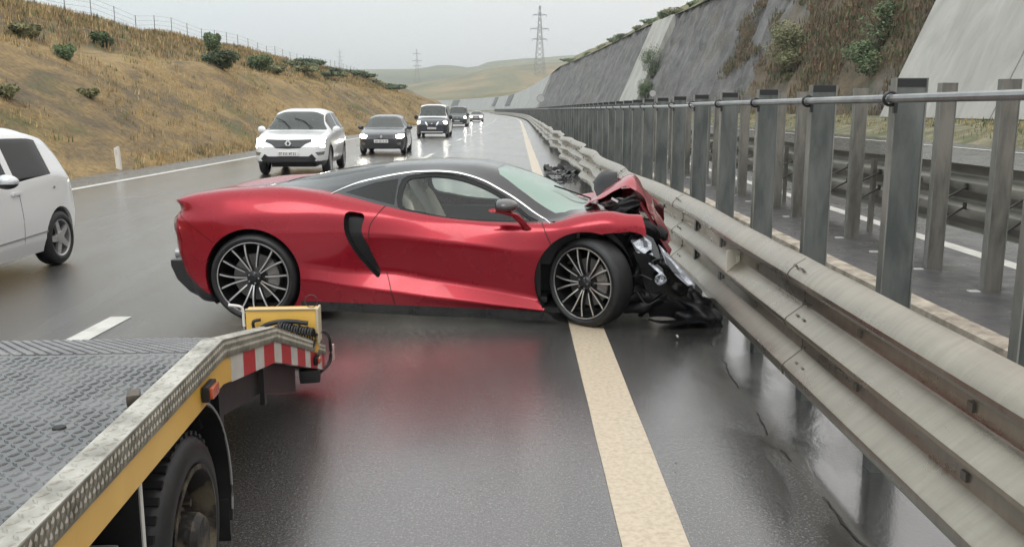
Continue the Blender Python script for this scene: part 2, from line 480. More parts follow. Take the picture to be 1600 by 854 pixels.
# ------------------------------------------------------------------ wheels
def make_wheel(parent, x, y, z, r, rr, wd, kind='sport', side=-1, steer=0, clip=True):
    """wheel centred at x,y(outer face),z; built facing -Y then turned for the other side"""
    t = bpy.data.objects.new('wheel', None)
    bm = bmesh.new()
    e = 0.012
    lathe(bm, [(0.02, rr), (0.006, rr + 0.012), (0.0, rr + 0.03), (0.004, r - 0.05), (0.012, r - 0.025), (0.03, r - 0.008), (0.05, r), (wd - 0.05, r), (wd - 0.02, r - 0.015), (wd, r - 0.05), (wd, rr)], 64)
    if kind == 'truck':
        for k in range(40):
            a = 2 * math.pi * k / 40
            for yy, s_ in ((0.055, 1), (wd - 0.055, -1), (wd * 0.5, 1)):
                rot = Matrix.Rotation(-a, 3, 'Y')
                box(bm, rot @ Vector((r + 0.001, yy, 0)), (0.012, 0.055, 0.024), rot=rot)
    wh = finish(bm, 'wheel', RUBBER, parent, 50); wh.name = 'wheel'
    tyre = wh
    wh.location = (x, y, z)
    if side > 0: wh.rotation_euler = (0, 0, math.pi + steer)
    else: wh.rotation_euler = (0, 0, steer)
    # rim
    bm = bmesh.new()
    if kind == 'sport':
        lathe(bm, [(0.016, rr - 0.007), (0.008, rr - 0.004), (0.008, rr + 0.001), (0.02, rr + 0.003)], 64, mi=1)     # bright lip
        lathe(bm, [(0.018, rr - 0.015), (0.05, rr - 0.02), (wd * .9, rr - 0.03)], 64, mi=0)
        N = 15
        for k in range(N):
            a = 2 * math.pi * (k + 0.25) / N
            fork = (k % 3 == 0)
            r0 = 0.045 if not fork else 0.085
            n_ = 10; last = None
            for q in range(n_ + 1):
                f = q / n_; rad = r0 + (rr - 0.012 - r0) * f
                sw = a + 0.09 * math.sin((1 - f) * 1.7) * (1 if k % 3 == 1 else -1 if k % 3 == 2 else 0.0)
                dp = 0.022 + 0.030 * (1 - f) ** 0.7 - 0.012 * math.sin(f * math.pi)
                hw = 0.0046 + 0.0022 * f
                cx_, cz_ = rad * math.cos(sw), rad * math.sin(sw); tx, tz = -math.sin(sw), math.cos(sw)
                ring = [bm.verts.new((cx_ + tx * hw, dp, cz_ + tz * hw)), bm.verts.new((cx_ - tx * hw, dp, cz_ - tz * hw)),
                        bm.verts.new((cx_ - tx * hw * 1.35, dp + 0.035, cz_ - tz * hw * 1.35)), bm.verts.new((cx_ + tx * hw * 1.35, dp + 0.035, cz_ + tz * hw * 1.35))]
                if last:
                    for i, mi in ((0, 1), (1, 0), (3, 0)):
                        fc = bm.faces.new((last[i], last[(i + 1) % 4], ring[(i + 1) % 4], ring[i])); fc.material_index = mi
                last = ring
        lathe(bm, [(0.052, 0.062), (0.042, 0.055), (0.036, 0.048), (0.03, 0.036), (0.03, 0.0)], 32, mi=0)
        rim = finish(bm, 'rim', [DARKALU, ALU], wh, 30)
        bm = bmesh.new(); lathe(bm, [(0.026, 0.029), (0.022, 0.024), (0.022, 0.0)], 24, mi=0)
        for k in range(5):
            a = 2 * math.pi * k / 5; lathe(bm, [(0.036, 0.008), (0.022, 0.008), (0.02, 0.0)], 10, c=(0.042 * math.cos(a), 0, 0.042 * math.sin(a)), mi=1)
        finish(bm, 'centre_cap', [DARKALU, STEEL], rim, 30)
        bm = bmesh.new(); lathe(bm, [(0.085, 0.0), (0.085, 0.07), (0.105, 0.075), (0.105, 0.185), (0.135, 0.185), (0.135, 0.07)], 48)
        finish(bm, 'brake_disc', mat('brake_iron', (0.20, 0.19, 0.185), 0.45, 0.7), wh, 30)
        bm = bmesh.new()
        pl = [(0.20 * math.cos(R(a)), 0.20 * math.sin(R(a))) for a in range(-30, 46, 5)] + [(0.105 * math.cos(R(a)), 0.105 * math.sin(R(a))) for a in range(45, -31, -5)]
        prism(bm, pl, 'Y', 0.066, 0.15); bevel_all(bm, 0.006)
        for k in range(6):
            a = R(-22 + k * 12); box(bm, (0.16 * math.cos(a), 0.062, 0.16 * math.sin(a)), (0.05, 0.008, 0.012), rot=Matrix.Rotation(-a, 3, 'Y'))
        finish(bm, 'brake_caliper', mat('caliper', (0.30, 0.28, 0.27), 0.4, 0.6), wh, 30)
    elif kind == 'truck':
        lathe(bm, [(0.02, rr + 0.004), (0.0, rr + 0.01), (-0.002, rr - 0.006), (0.02, rr - 0.02), (0.07, rr - 0.035), (0.10, rr * 0.62), (0.075, rr * 0.55), (0.06, rr * 0.48), (0.06, 0.09), (0.0, 0.085), (-0.02, 0.07), (-0.02, 0.0)], 48)
        for k in range(6):
            a = 2 * math.pi * k / 6; lathe(bm, [(0.06, 0.014), (0.03, 0.014), (0.03, 0)], 6, c=(0.115 * math.cos(a), 0, 0.115 * math.sin(a)))
        finish(bm, 'rim', m_noisy('dirty_truck_rim', (0.015, 0.013, 0.012), (0.12, 0.10, 0.065), 9, 0.5, 0.2, bump=0.4, lo=0.48, hi=0.62), wh, 30)
    else:
        nsp = {'five': 5, 'ten': 10}.get(kind, 5)
        lathe(bm, [(0.03, rr + 0.004), (0.012, rr), (0.02, rr - 0.014), (wd * .8, rr - 0.03)], 40, mi=0)
        lathe(bm, [(0.10, rr), (0.10, 0.0)], 40, mi=1)
        for k in range(nsp):
            a = 2 * math.pi * (k + .5) / nsp; m_ = 0.022 if nsp > 5 else 0.036
            for da in ((0,) if nsp > 5 else (-0.0, )):
                c, s_ = math.cos(a + da), math.sin(a + da)
                pl = [(0.03, -m_ * 1.1), (rr - 0.01, -m_ * 0.8), (rr - 0.01, m_ * 0.8), (0.03, m_ * 1.1)]
                A = [bm.verts.new((p * c - q * s_, 0.022, p * s_ + q * c)) for p, q in pl]; B = [bm.verts.new((p * c - q * s_, 0.05, p * s_ + q * c)) for p, q in pl]
                bm.faces.new(A[::-1]);
                for i in range(4): bm.faces.new((A[i], A[(i + 1) % 4], B[(i + 1) % 4], B[i]))
        lathe(bm, [(0.05, 0.075), (0.018, 0.07), (0.012, 0.055), (0.012, 0.0)], 20)
        finish(bm, 'rim', [mat('alloy_' + kind, (0.5, 0.5, 0.5) if kind != 'dark' else (0.05, 0.05, 0.05), 0.35, 0.7), BLACKM], wh, 30)
    return wh

# ------------------------------------------------------------------ the crashed sports car
def m_carpaint(name, base, flake=0.0, rough=0.28, coat=1.0):
    m = mat(name, base, rough, flake, coat=coat, coatr=0.04); t = NT(m)
    v = t.coord(); dr = t.n('ShaderNodeTexVoronoi'); dr.inputs['Scale'].default_value = 75; t.l(v, dr.inputs['Vector'])
    d = t.rng(dr.outputs['Distance'], 0.0, 0.22, 1.0, 0.0)
    b = t.n('ShaderNodeBump'); b.inputs['Strength'].default_value = 0.22; b.inputs['Distance'].default_value = 0.004
    t.l(d, b.inputs['Height']); t.l(b.outputs[0], t.b.inputs['Coat Normal'])
    f = t.noise(v, 3.0, 4); t.rough(t.rng(f, .3, .7, rough - .05, rough + .12))
    return m
RED = m_carpaint('wet_red_paint', (0.31, 0.0035, 0.016), 0.5, 0.24, 0.42)
RED2 = m_carpaint('torn_red_paint', (0.34, 0.015, 0.03), 0.3, 0.33, 0.8)
GBLACK = m_carpaint('gloss_black_roof', (0.010, 0.011, 0.013), 0.0, 0.12, 0.5)
def glass(name, tint, alpha, rough=0.02, milk=(0.55, 0.62, 0.58)):
    """thin automotive glass: mirror-like film over a tinted see-through sheet"""
    m = bpy.data.materials.new(name); m.use_nodes = True; t = m.node_tree; t.nodes.clear()
    o = t.nodes.new('ShaderNodeOutputMaterial'); tr = t.nodes.new('ShaderNodeBsdfTransparent'); gl = t.nodes.new('ShaderNodeBsdfGlossy')
    df = t.nodes.new('ShaderNodeBsdfDiffuse'); mx = t.nodes.new('ShaderNodeMixShader'); m2 = t.nodes.new('ShaderNodeMixShader'); fr = t.nodes.new('ShaderNodeFresnel')
    tr.inputs[0].default_value = (*tint, 1); gl.inputs['Roughness'].default_value = rough; fr.inputs[0].default_value = 1.55
    df.inputs[0].default_value = (*milk, 1); m2.inputs[0].default_value = alpha
    t.links.new(tr.outputs[0], m2.inputs[1]); t.links.new(df.outputs[0], m2.inputs[2])
    ge = t.nodes.new('ShaderNodeNewGeometry'); mr = t.nodes.new('ShaderNodeMapRange'); mr.inputs['To Min'].default_value = 1.5; mr.inputs['To Max'].default_value = 1 / 1.5
    t.links.new(ge.outputs['Backfacing'], mr.inputs['Value']); t.links.new(mr.outputs[0], fr.inputs[0])
    t.links.new(fr.outputs[0], mx.inputs[0]); t.links.new(m2.outputs[0], mx.inputs[1]); t.links.new(gl.outputs[0], mx.inputs[2])
    t.links.new(mx.outputs[0], o.inputs[0]); return m
GLASS = glass('side_glass', (0.80, 0.85, 0.82), 0.02)
GLASSW = glass('misted_windscreen', (0.55, 0.66, 0.60), 0.66, 0.08, (0.42, 0.56, 0.49))
GLASSQ = glass('dark_glass', (0.05, 0.055, 0.06), 0.01)

us = [-.70, -.62, -.45, -.20, .15, .45, .75, 1.05, 1.40, 1.66, 1.90, 2.10, 2.32, 2.60, 2.80, 3.05]
T = [
 [(.66,.42),(.72,.45),(.75,.50),(.765,.58),(.765,.70),(.74,.84),(.72,.925),(.10,.925),(.08,.925),(.05,.925),(0,.925)],
 [(.80,.25),(.85,.33),(.87,.42),(.875,.52),(.87,.65),(.85,.80),(.78,.955),(.12,.95),(.10,.95),(.05,.95),(0,.95)],
 [(.86,.14),(.90,.19),(.92,.35),(.93,.50),(.93,.65),(.91,.82),(.80,.995),(.15,.965),(.13,.965),(.06,.965),(0,.965)],
 [(.90,.13),(.94,.17),(.965,.36),(.97,.50),(.97,.68),(.94,.85),(.80,1.025),(.35,1.0),(.32,1.0),(.16,.997),(0,.995)],
 [(.90,.12),(.94,.165),(.975,.34),(.975,.48),(.972,.71),(.94,.87),(.80,1.035),(.60,1.045),(.57,1.05),(.30,1.07),(0,1.075)],
 [(.89,.115),(.93,.163),(.97,.34),(.955,.44),(.955,.71),(.92,.87),(.81,1.005),(.70,1.028),(.66,1.04),(.36,1.12),(0,1.14)],
 [(.885,.11),(.925,.155),(.965,.30),(.925,.40),(.938,.71),(.91,.85),(.84,.935),(.77,.975),(.645,1.06),(.38,1.165),(0,1.19)],
 [(.885,.10),(.925,.148),(.966,.258),(.885,.40),(.938,.70),(.895,.83),(.86,.875),(.815,.905),(.585,1.13),(.38,1.205),(0,1.218)],
 [(.885,.09),(.925,.14),(.966,.217),(.878,.345),(.936,.665),(.885,.775),(.855,.815),(.825,.838),(.56,1.165),(.36,1.222),(0,1.235)],
 [(.88,.082),(.922,.133),(.963,.192),(.876,.305),(.938,.638),(.886,.745),(.858,.79),(.828,.808),(.575,1.135),(.36,1.21),(0,1.228)],
 [(.88,.076),(.92,.125),(.96,.165),(.876,.262),(.941,.610),(.892,.727),(.862,.775),(.83,.795),(.63,1.04),(.38,1.165),(0,1.187)],
 [(.88,.07),(.92,.12),(.957,.145),(.88,.225),(.944,.585),(.90,.72),(.866,.775),(.83,.792),(.70,.925),(.42,1.09),(0,1.135)],
 [(.88,.065),(.92,.11),(.953,.124),(.900,.196),(.944,.59),(.918,.735),(.872,.79),(.82,.80),(.785,.80),(.46,.99),(0,1.05)],
 [(.88,.06),(.91,.10),(.94,.13),(.93,.26),(.955,.69),(.945,.79),(.87,.86),(.78,.862),(.68,.852),(.42,.855),(0,.885)],
 [(.88,.06),(.91,.10),(.94,.13),(.93,.30),(.955,.71),(.942,.81),(.86,.885),(.75,.878),(.60,.85),(.35,.835),(0,.83)],
 [(.86,.06),(.88,.10),(.90,.13),(.90,.30),(.91,.70),(.89,.775),(.82,.84),(.70,.83),(.55,.80),(.30,.79),(0,.785)],
]
def build_sports_car():
    ang = math.atan2(-0.18, 2.60)
    car = thing('sports_car', 'low red sports car with black roof, its crushed nose jammed against the steel guardrail', 'car', (-2.003, 7.848, 0), ang)
    wz = hermite([.0, .30, .45, .52, .62, .74, .80, .86, .90, .945, 1.1], [.06, .05, .035, .02, .015, -.01, .0, .055, .045, -.008, -.008])
    def warp(co):
        k = max(0, min(1, (-.40 - co.x) / .25)); k *= max(0, min(1, (abs(co.y) - .15) / .4)) if co.z > .9 else 1
        return Vector((co.x + k * wz(co.z), co.y, co.z))
    for i, t_ in enumerate(T):
        if us[i] >= .15: T[i] = [(t_[0][0] + .012, t_[0][1] - .035)] + t_[1:]
    S = Shell(us, T, 7, (2, 3, 4, 7, 8), 0.022, cap0=True, warp=warp)
    side = lambda f: abs(f.normal.y) > 0.12 or f[S.row] <= 6
    sidef = lambda f: f[S.row] <= 6
    topf = lambda f: f[S.row] >= 7
    # roof and glasshouse above the belt
    S.setcat('roof', lambda f, n: f[S.row] >= 7 and f.calc_center_median().x < 2.34)
    # red tail behind the hatch
    S.setcat('body', lambda f, n: n == 'roof' and f.calc_center_median().x < -0.47)
    # windscreen
    W = [(1.90, -.02), (1.893, .2), (1.875, .36), (1.90, .46), (2.05, .555), (2.2, .63), (2.36, .695), (2.43, .66), (2.54, .52), (2.62, .36), (2.67, .18), (2.69, -.02)]
    cowl = [(2.20, -.02), (2.20, .9), (2.36, .84), (2.42, .76), (2.60, .58), (2.70, .36), (2.76, .18), (2.78, -.02)]
    S.cut('roof', cowl, (0, 1), lambda f: f[S.row] >= 7 and f.calc_center_median().x > 2.1, over=('body',))
    S.cut('windscreen', W, (0, 1), lambda f: f[S.row] >= 8 and f.calc_center_median().x > 1.8 and f.normal.z > 0.2)
    S.cut('rear_glass', [(.12, -.02), (.12, .42), (.45, .48), (.95, .42), (.95, -.02)], (0, 1), lambda f: f[S.row] >= 8 and f.calc_center_median().x < 1.1 and f.normal.z > .3, over=('roof',))
    # side glass
    gl = smooth_poly([(1.165, .915), (1.17, 1.085), (1.28, 1.118), (1.42, 1.125), (1.60, 1.10), (1.80, 1.035), (1.97, .945), (2.12, .84), (2.16, .806), (1.9, .81), (1.55, .828), (1.3, .872)], 3)
    sg = lambda f: f[S.row] in (7,)
    S.cut('window_frame', [(u, z) for u, z in smooth_poly([(1.13, .90), (1.13, 1.10), (1.28, 1.142), (1.42, 1.15), (1.62, 1.125), (1.83, 1.05), (2.0, .955), (2.15, .84), (2.22, .80), (1.9, .797), (1.55, .812), (1.3, .858)], 3)], (0, 2), sg)
    S.cut('window', gl, (0, 2), sg)
    S.cut('quarter_glass', [(.70, 1.005), (.92, 1.075), (1.10, 1.105), (1.10, .915), (.95, .95)], (0, 2), sg, over=('roof',))
    # arches (front one open to the crumple)
    S.cut('hole', circ(-.005, .352, .388, 48), (0, 2), sidef)
    S.cut('hole', circ(2.59, .355, .385, 48), (0, 2), sidef)
    S.cut('hole', [(2.60, -.05), (2.60, .70), (2.80, .738), (2.92, .742), (3.02, .715), (3.2, .60), (3.2, -.05)], (0, 2), sidef)
    S.cut('hole', [(3.00, .90), (3.035, .80), (3.06, .70), (3.2, .6), (3.2, 1.0), (3.0, 1.0)], (0, 2), sidef)
    S.cut('hole', [(2.83, -.02), (2.84, .35), (2.88, .60), (2.92, .73), (3.2, .75), (3.2, -.02)], (0, 1), topf)
    # scoop behind the door
    sc = smooth_poly([(.742, .862), (.732, .74), (.775, .62), (.86, .49), (.975, .362), (1.0, .41), (.965, .50), (.915, .62), (.868, .73), (.888, .84), (.83, .868)], 3)
    S.cut('scoop', sc, (0, 2), sidef)
    # black lower bits
    S.cut('sill', [(.37, -.03), (.365, .168), (1.05, .149), (1.66, .132), (2.31, .114), (2.42, .112), (2.42, -.03)], (0, 2), sidef, over=('body',))
    S.cut('rear_valance', [(-.9, .03), (-.9, .50), (-.66, .47), (-.56, .36), (-.42, .235), (-.33, .19), (-.30, .03)], (0, 2), lambda f: True, over=('body',))
    S.cut('tail_light', [(-.9, .70), (-.9, .83), (-.655, .83), (-.645, .77), (-.655, .66), (-.70, .62)], (0, 2), lambda f: f[S.row] <= 6, over=('body',))
    # door
    door = [(.885, .862), (.925, .845), (1.035, .905), (1.05, .915), (2.4, .915), (2.262, .788), (2.30, .70), (2.375, .53), (2.375, .05), (2.14, .02), (1.12, .02), (1.11, .17), (1.098, .25), (1.05, .40), (1.0, .41), (.965, .50), (.915, .62), (.868, .73)]
    S.cut('door', [(.890, .86)] + [(.905, .80), (1.045, .918), (2.235, .93), (2.262, .788), (2.30, .70), (2.385, .53), (2.385, .125), (2.30, .116), (1.66, .138), (1.12, .156), (1.098, .25), (1.05, .40), (1.0, .41), (.965, .50), (.915, .62), (.868, .73)], (0, 2), sidef, over=('body',))
    # shut lines
    g = 0.007
    S.line('panel_gap', [(1.05, .925), (1.02, .895), (.955, .81), (.93, .765), (.925, .70), (.93, .64)], g, (0, 2), sidef, over=('door', 'body'))
    S.line('panel_gap', [(1.045, .405), (1.07, .34), (1.098, .25), (1.118, .15)], g, (0, 2), sidef, over=('door', 'body'))
    S.line('panel_gap', [(2.25, .81), (2.268, .775), (2.30, .70), (2.385, .53), (2.40, .48)], g, (0, 2), sidef, over=('door', 'body'))
    S.line('panel_gap', [(2.255, .802), (2.30, .806), (2.36, .80)], g, (0, 2), sidef, over=('body',))
    S.line('panel_gap', [(-.66, .86), (-.57, .80), (-.46, .73), (-.36, .665), (-.31, .63)], g * .8, (0, 2), sidef, over=('body',))
    def dent(co, sd_):
        co = co.copy()
        if co.x > 2.62 and sd_ < 0:
            k = (co.x - 2.62) / 0.4
            n = noise.noise(Vector((co.x * 5, co.y * 4, co.z * 4)))
            co.z += 0.022 * k * n + 0.018 * k * math.sin(co.x * 21 + co.y * 8) * .4; co.y += 0.03 * k * n
        return co
    body = S.emit(['body'], 'body', RED, car, rim=.022, deform=dent)[0]
    split_loose(S.emit(['panel_gap'], 'panel_gap', BLACKM, body, inset=.006)[0])
    dr = S.emit(['door'], 'door', RED, car, rim=.02, join=False)
    S.emit(['roof'], 'roof', GBLACK, car, rim=.02)
    S.emit(['window_frame'], 'window_frame', mat('frame_trim_black', (.008, .008, .009), .5, spec=.3), car, inset=.003, rim=.02, join=False)
    S.emit(['window'], 'side_window', GLASS, car, inset=.008, join=False)
    S.emit(['quarter_glass'], 'quarter_window', GLASSQ, car, inset=.002, join=False)
    S.emit(['windscreen'], 'windscreen', GLASSW, car, inset=.003)
    S.emit(['rear_glass'], 'rear_window', glass('rear_hatch_glass', (.45, .47, .48), .02), car, inset=.003)
    S.emit(['sill'], 'sill_skirt', m_noisy('sill_black', (.012, .012, .013), (.03, .03, .03), 8, .25), car, rim=.02, inset=.003, join=False)
    S.emit(['rear_valance'], 'rear_valance', PLASTIC, car, rim=.02, inset=.002)
    S.emit(['tail_light'], 'tail_light', mat('tail_lens', (.10, .004, .006), .1, coat=1), car, inset=.004, join=False)
    S.emit(['scoop'], 'air_intake', mat('intake_black', (.006, .006, .007), .5), car, inset=.07, join=False)
    # scoop walls: collar between the panel and the sunk floor
    for sd_ in (1, -1):
        bm = bmesh.new(); A = []; B = []
        for u, z in sc:
            hit = S.bvh.ray_cast(Vector((u, 3, z)), Vector((0, -1, 0)))
            y = hit[0].y if hit[0] else .9
            A.append(bm.verts.new((u, (y - .004) * sd_, z))); B.append(bm.verts.new((u + .02, (y - .075) * sd_, z)))
        for i in range(len(A)): bm.faces.new((A[i], A[(i + 1) % len(A)], B[(i + 1) % len(A)], B[i]))
        finish(bm, 'intake_wall', BLACKM, car)
        # shoulder blade that splits the intake, painted
        bm = bmesh.new()
        # wheel arch liners
        for (cx_, cz_, rr_) in ((-.005, .352, .388), (2.59, .355, .385)):
            bm2 = bmesh.new(); pr = [(sd_ * .925, rr_), (sd_ * .50, rr_), (sd_ * .50, .0)]
            pts = []
            for k in range(33):
                a = R(-35 + 250 * k / 32); pts.append((math.cos(a), math.sin(a)))
            prev = None
            for c_, s_ in pts:
                ring = [bm2.verts.new((cx_ + r_ * c_, y_, cz_ + r_ * s_)) for y_, r_ in pr]
                if prev:
                    for i in range(2):
                        try: bm2.faces.new((prev[i], ring[i], ring[i + 1], prev[i + 1]))
                        except ValueError: pass
                prev = ring
            finish(bm2, 'wheel_arch', BLACKM, car)
        bm.free()
    # bright roof-line trim
    Q = [(.588, .995), (.66, 1.03), (.788, 1.075), (.94, 1.110), (1.098, 1.14), (1.25, 1.158), (1.406, 1.163), (1.54, 1.155), (1.659, 1.132), (1.79, 1.09), (1.912, 1.03), (2.02, .972), (2.114, .912), (2.22, .843), (2.325, .79)]
    qz = hermite([a for a, b in Q], [b for a, b in Q])
    f8 = [hermite(us, [t_[8][k] for t_ in T]) for k in (0, 1)]
    for sd_ in (-1, 1):
        bm = bmesh.new(); pts = []
        n = 48
        for i in range(n + 1):
            u = .592 + (2.325 - .592) * i / n
            z = qz(u); h = S.bvh.ray_cast(Vector((u, 3, z)), Vector((0, -1, 0)))[0]; pts.append((u, ((h.y if h else f8[0](u)) + .003) * sd_, z))
        rr = [.003 + .008 * min(1, i / 6, (n - i) / 10 + .4) for i in range(n + 1)]
        tube(bm, pts, rr, 8); finish(bm, 'roof_trim', mat('bright_trim', (.85, .86, .86), .18, .9), car, 60)
    # mirrors
    for sd_ in (-1, 1):
        bm = bmesh.new()
        bmesh.ops.create_uvsphere(bm, u_segments=24, v_segments=14, radius=1)
        for v in bm.verts:
            x, y, z = v.co; x = max(x, -.62)
            v.co = Vector((x * .105 + .0, y * .105, z * .056 + .012 * x * 0))
            if z < 0: v.co.z *= .75
        for v in bm.verts: v.co = Vector((v.co.x + 1.985, (v.co.y + .995) * sd_, v.co.z + .935))
        head = finish(bm, 'wing_mirror', m_noisy('mirror_grey', (.05, .045, .047), (.09, .08, .08), 10, .2, 0, bump=0, coat=.6), car, 40)
        bm = bmesh.new()
        st = [((1.90, 1.03, .905), .012, .05), ((1.97, 1.0, .893), .014, .055), ((2.05, .965, .868), .015, .045), ((2.10, .93, .82), .014, .038), ((2.135, .895, .765), .013, .045), ((2.15, .885, .745), .01, .055)]
        prev = None
        for (p, th, wd_) in st:
            ring = [bm.verts.new((p[0] + wd_ * math.cos(a) * .75, p[1] * sd_ + th * 1.2 * math.sin(a), p[2] + th * math.sin(a))) for a in [2 * math.pi * k / 10 for k in range(10)]]
            if prev:
                for k in range(10): bm.faces.new((prev[k], prev[(k + 1) % 10], ring[(k + 1) % 10], ring[k]))
            else: bm.faces.new(ring)
            prev = ring
        bm.faces.new(prev); bmesh.ops.recalc_face_normals(bm, faces=bm.faces)
        finish(bm, 'mirror_arm', RED, head, 50)
        bm = bmesh.new(); lathe(bm, [(0, .07), (.001, 0)], 20, 'X', c=(1.917, .995 * sd_, .935))
        for v in bm.verts: v.co.z = .935 + (v.co.z - .935) * .55
        finish(bm, 'mirror_glass', CHROME, head)
    # wheels
    for (x, sd_, r, rr, wd, z, yy) in ((-.005, -1, .352, .286, .30, .345, .965), (-.005, 1, .352, .276, .30, .345, .965), (2.562, -1, .345, .274, .235, .340, .945), (2.588, 1, .338, .256, .235, .333, .90)):
        make_wheel(car, x, yy * sd_, z, r, rr, wd, 'sport', sd_, R(-37) if x > 1 else 0)
    # interior
    bm = bmesh.new()
    box(bm, (1.55, 0, .17), (1.5, 1.5, .05)); box(bm, (.95, 0, .50), (.06, 1.45, .65))
    for y in (-.76, .76): box(bm, (1.6, y, .48), (1.3, .05, .56))
    box(bm, (2.30, 0, .60), (.45, 1.45, .30)); box(bm, (1.8, 0, .38), (.9, .22, .36)); 
    bevel_all(bm, .02, 2); finish(bm, 'cabin_lining', mat('cabin_dark', (.02, .021, .022), .6), car)
    bm = bmesh.new(); prism(bm, [(2.05, .70), (2.12, .80), (2.30, .83), (2.55, .80), (2.55, .65), (2.1, .60)], 'Y', -.70, .70); bevel_all(bm, .015, 2)
    finish(bm, 'dashboard', mat('dash_beige', (.25, .22, .17), .6), car)
    bm = bmesh.new(); ring = [(1.93 + .07 * math.sin(a) * .5, -.36 + .17 * math.cos(a) * 1, .72 + .17 * math.sin(a)) for a in [2 * math.pi * k / 24 for k in range(24)]]
    tube(bm, [(p[0], -p[1], p[2]) for p in ring], .014, 8, closed=True); box(bm, (1.95, .36, .72), (.03, .30, .05)); finish(bm, 'steering_wheel', BLACKM, car)
    cream = m_noisy('cream_leather', (.70, .64, .54), (.80, .74, .64), 14, .5, bump=.1)
    for y0 in (-.37, .37):
        bm = bmesh.new()
        st = [(1.52, .30, .25, .10), (1.40, .33, .26, .11), (1.27, .50, .265, .085), (1.20, .66, .25, .07), (1.14, .80, .225, .062), (1.10, .90, .16, .058), (1.075, .98, .135, .055), (1.055, 1.05, .125, .048), (1.05, 1.075, .09, .025)]
        prev = None
        for i, (x, z, hw, th) in enumerate(st):
            ring = []
            for k in range(20):
                a = 2 * math.pi * k / 20; cy = math.copysign(abs(math.cos(a)) ** .6, math.cos(a)); sy = math.copysign(abs(math.sin(a)) ** .6, math.sin(a))
                fw = max(0, (abs(cy) - .6)) * .16 if 2 <= i <= 5 else 0
                ring.append(bm.verts.new((x + th * sy + fw, y0 + hw * cy, z + .35 * th * sy * (1 if i > 1 else -1))))
            if prev:
                for k in range(20): bm.faces.new((prev[k], prev[(k + 1) % 20], ring[(k + 1) % 20], ring[k]))
            else: bm.faces.new(ring[::-1])
            prev = ring
        bm.faces.new(prev)
        box(bm, (1.52, y0, .31), (.48, .48, .16)); bmesh.ops.recalc_face_normals(bm, faces=bm.faces)
        st_ = finish(bm, 'seat', cream, car, 50)
        bm = bmesh.new(); box(bm, (1.135, y0, .97), (.05, .13, .06)); bevel_all(bm, .01, 2); finish(bm, 'headrest_pad', m_noisy('cream_pad', (.42, .38, .31), (.5, .45, .38), 14, .5), st_)
    # sharp-edged lip across the tail
    bm = bmesh.new(); prev = None
    for k in range(41):
        v = -.76 + 1.52 * k / 40; a = abs(v) / .76; ue = -.70 + .10 * max(0, a - .55) ** 2 / .2 * 1.1; z = .948 + .004 * (1 - a)
        ring = [bm.verts.new((ue, v, z)), bm.verts.new((ue + .012, v, z - .012)), bm.verts.new((ue + .10, v, z - .075)), bm.verts.new((ue + .30, v * .99, z - .03)), bm.verts.new((ue + .30, v * .985, z + .018 - .03 * a ** 6)), bm.verts.new((ue + .12, v, z + .014 - .012 * a ** 6))]
        if prev:
            for q in range(6): bm.faces.new((prev[q], prev[(q + 1) % 6], ring[(q + 1) % 6], ring[q]))
        else: bm.faces.new(ring[::-1])
        prev = ring
    bm.faces.new(prev); bmesh.ops.recalc_face_normals(bm, faces=bm.faces); finish(bm, 'tail_spoiler', RED, car, 40)
    # exhaust
    for y in (-.55, .55):
        bm = bmesh.new(); tube(bm, [(-.79, y, .475), (-.75, y, .475), (-.6, y, .475)], .045, 20, cap=False)
        finish(bm, 'exhaust_pipe', STEEL, car)
    bm = bmesh.new()   # rear diffuser lip seen past the tyre
    pr = [(-.735, .46), (-.735, .41), (-.69, .30), (-.59, .20), (-.45, .13), (-.40, .13), (-.42, .20), (-.56, .33), (-.60, .46)]
    prism(bm, pr, 'Y', -.80, .80); bevel_all(bm, .006); finish(bm, 'rear_diffuser', PLASTIC, car)
    bm = bmesh.new(); box(bm, (1.3, 0, .10), (3.2, 1.6, .04)); finish(bm, 'underbody', BLACKM, car)
    # ---- wrecked front
    rnd = random.Random(4)
    def sheet(name, rows, m, th=.004, crease=.018, seed=1, sub=5):
        """bent sheet metal from rows of (u, y, z) control points"""
        bm = bmesh.new(); n = len(rows[0]); G = []
        fine = []
        for rw in rows: fine.append([tuple(p) for p in catmull(rw, sub)])
        cols = list(zip(*fine)); cols = [catmull(list(c), sub) for c in cols]
        for j, c in enumerate(cols):
            G.append([bm.verts.new(p + Vector((0, 0, 1)) * crease * noise.noise(Vector((p.x * 7 + seed, p.y * 7, p.z * 7))) + Vector((1, .3, 0)) * crease * .7 * noise.noise(Vector((p.x * 9, p.y * 9 + seed, p.z * 9)))) for p in c])
        for i in range(len(G) - 1):
            for j in range(len(G[0]) - 1): bm.faces.new((G[i][j], G[i + 1][j], G[i + 1][j + 1], G[i][j + 1]))
        bm.normal_update()
        fs = bm.faces[:]; r_ = bmesh.ops.solidify(bm, geom=fs, thickness=th)
        return finish(bm, name, m, car, 28)
    # bonnet, kicked up and folded over: rows run from the cowl side forward; columns near side to far side
    sheet('bonnet', [
        [(2.58, -.30, .855), (2.62, .0, .89), (2.70, .35, .90)],
        [(2.74, -.34, .945), (2.78, -.02, 1.0), (2.82, .38, 1.0)],
        [(2.86, -.36, 1.02), (2.88, -.05, 1.06), (2.90, .34, 1.05)],
        [(2.93, -.38, 1.05), (2.985, -.08, 1.115), (3.02, .25, 1.05)],
        [(3.02, -.42, .99), (3.06, -.12, 1.0), (3.12, .2, .94)],
        [(3.10, -.46, .86), (3.14, -.18, .85), (3.2, .15, .82)],
        [(3.18, -.50, .72), (3.20, -.24, .70), (3.28, .1, .66)],
        [(3.24, -.54, .60), (3.28, -.3, .57), (3.34, .05, .54)]], RED2, crease=.03, seed=3)
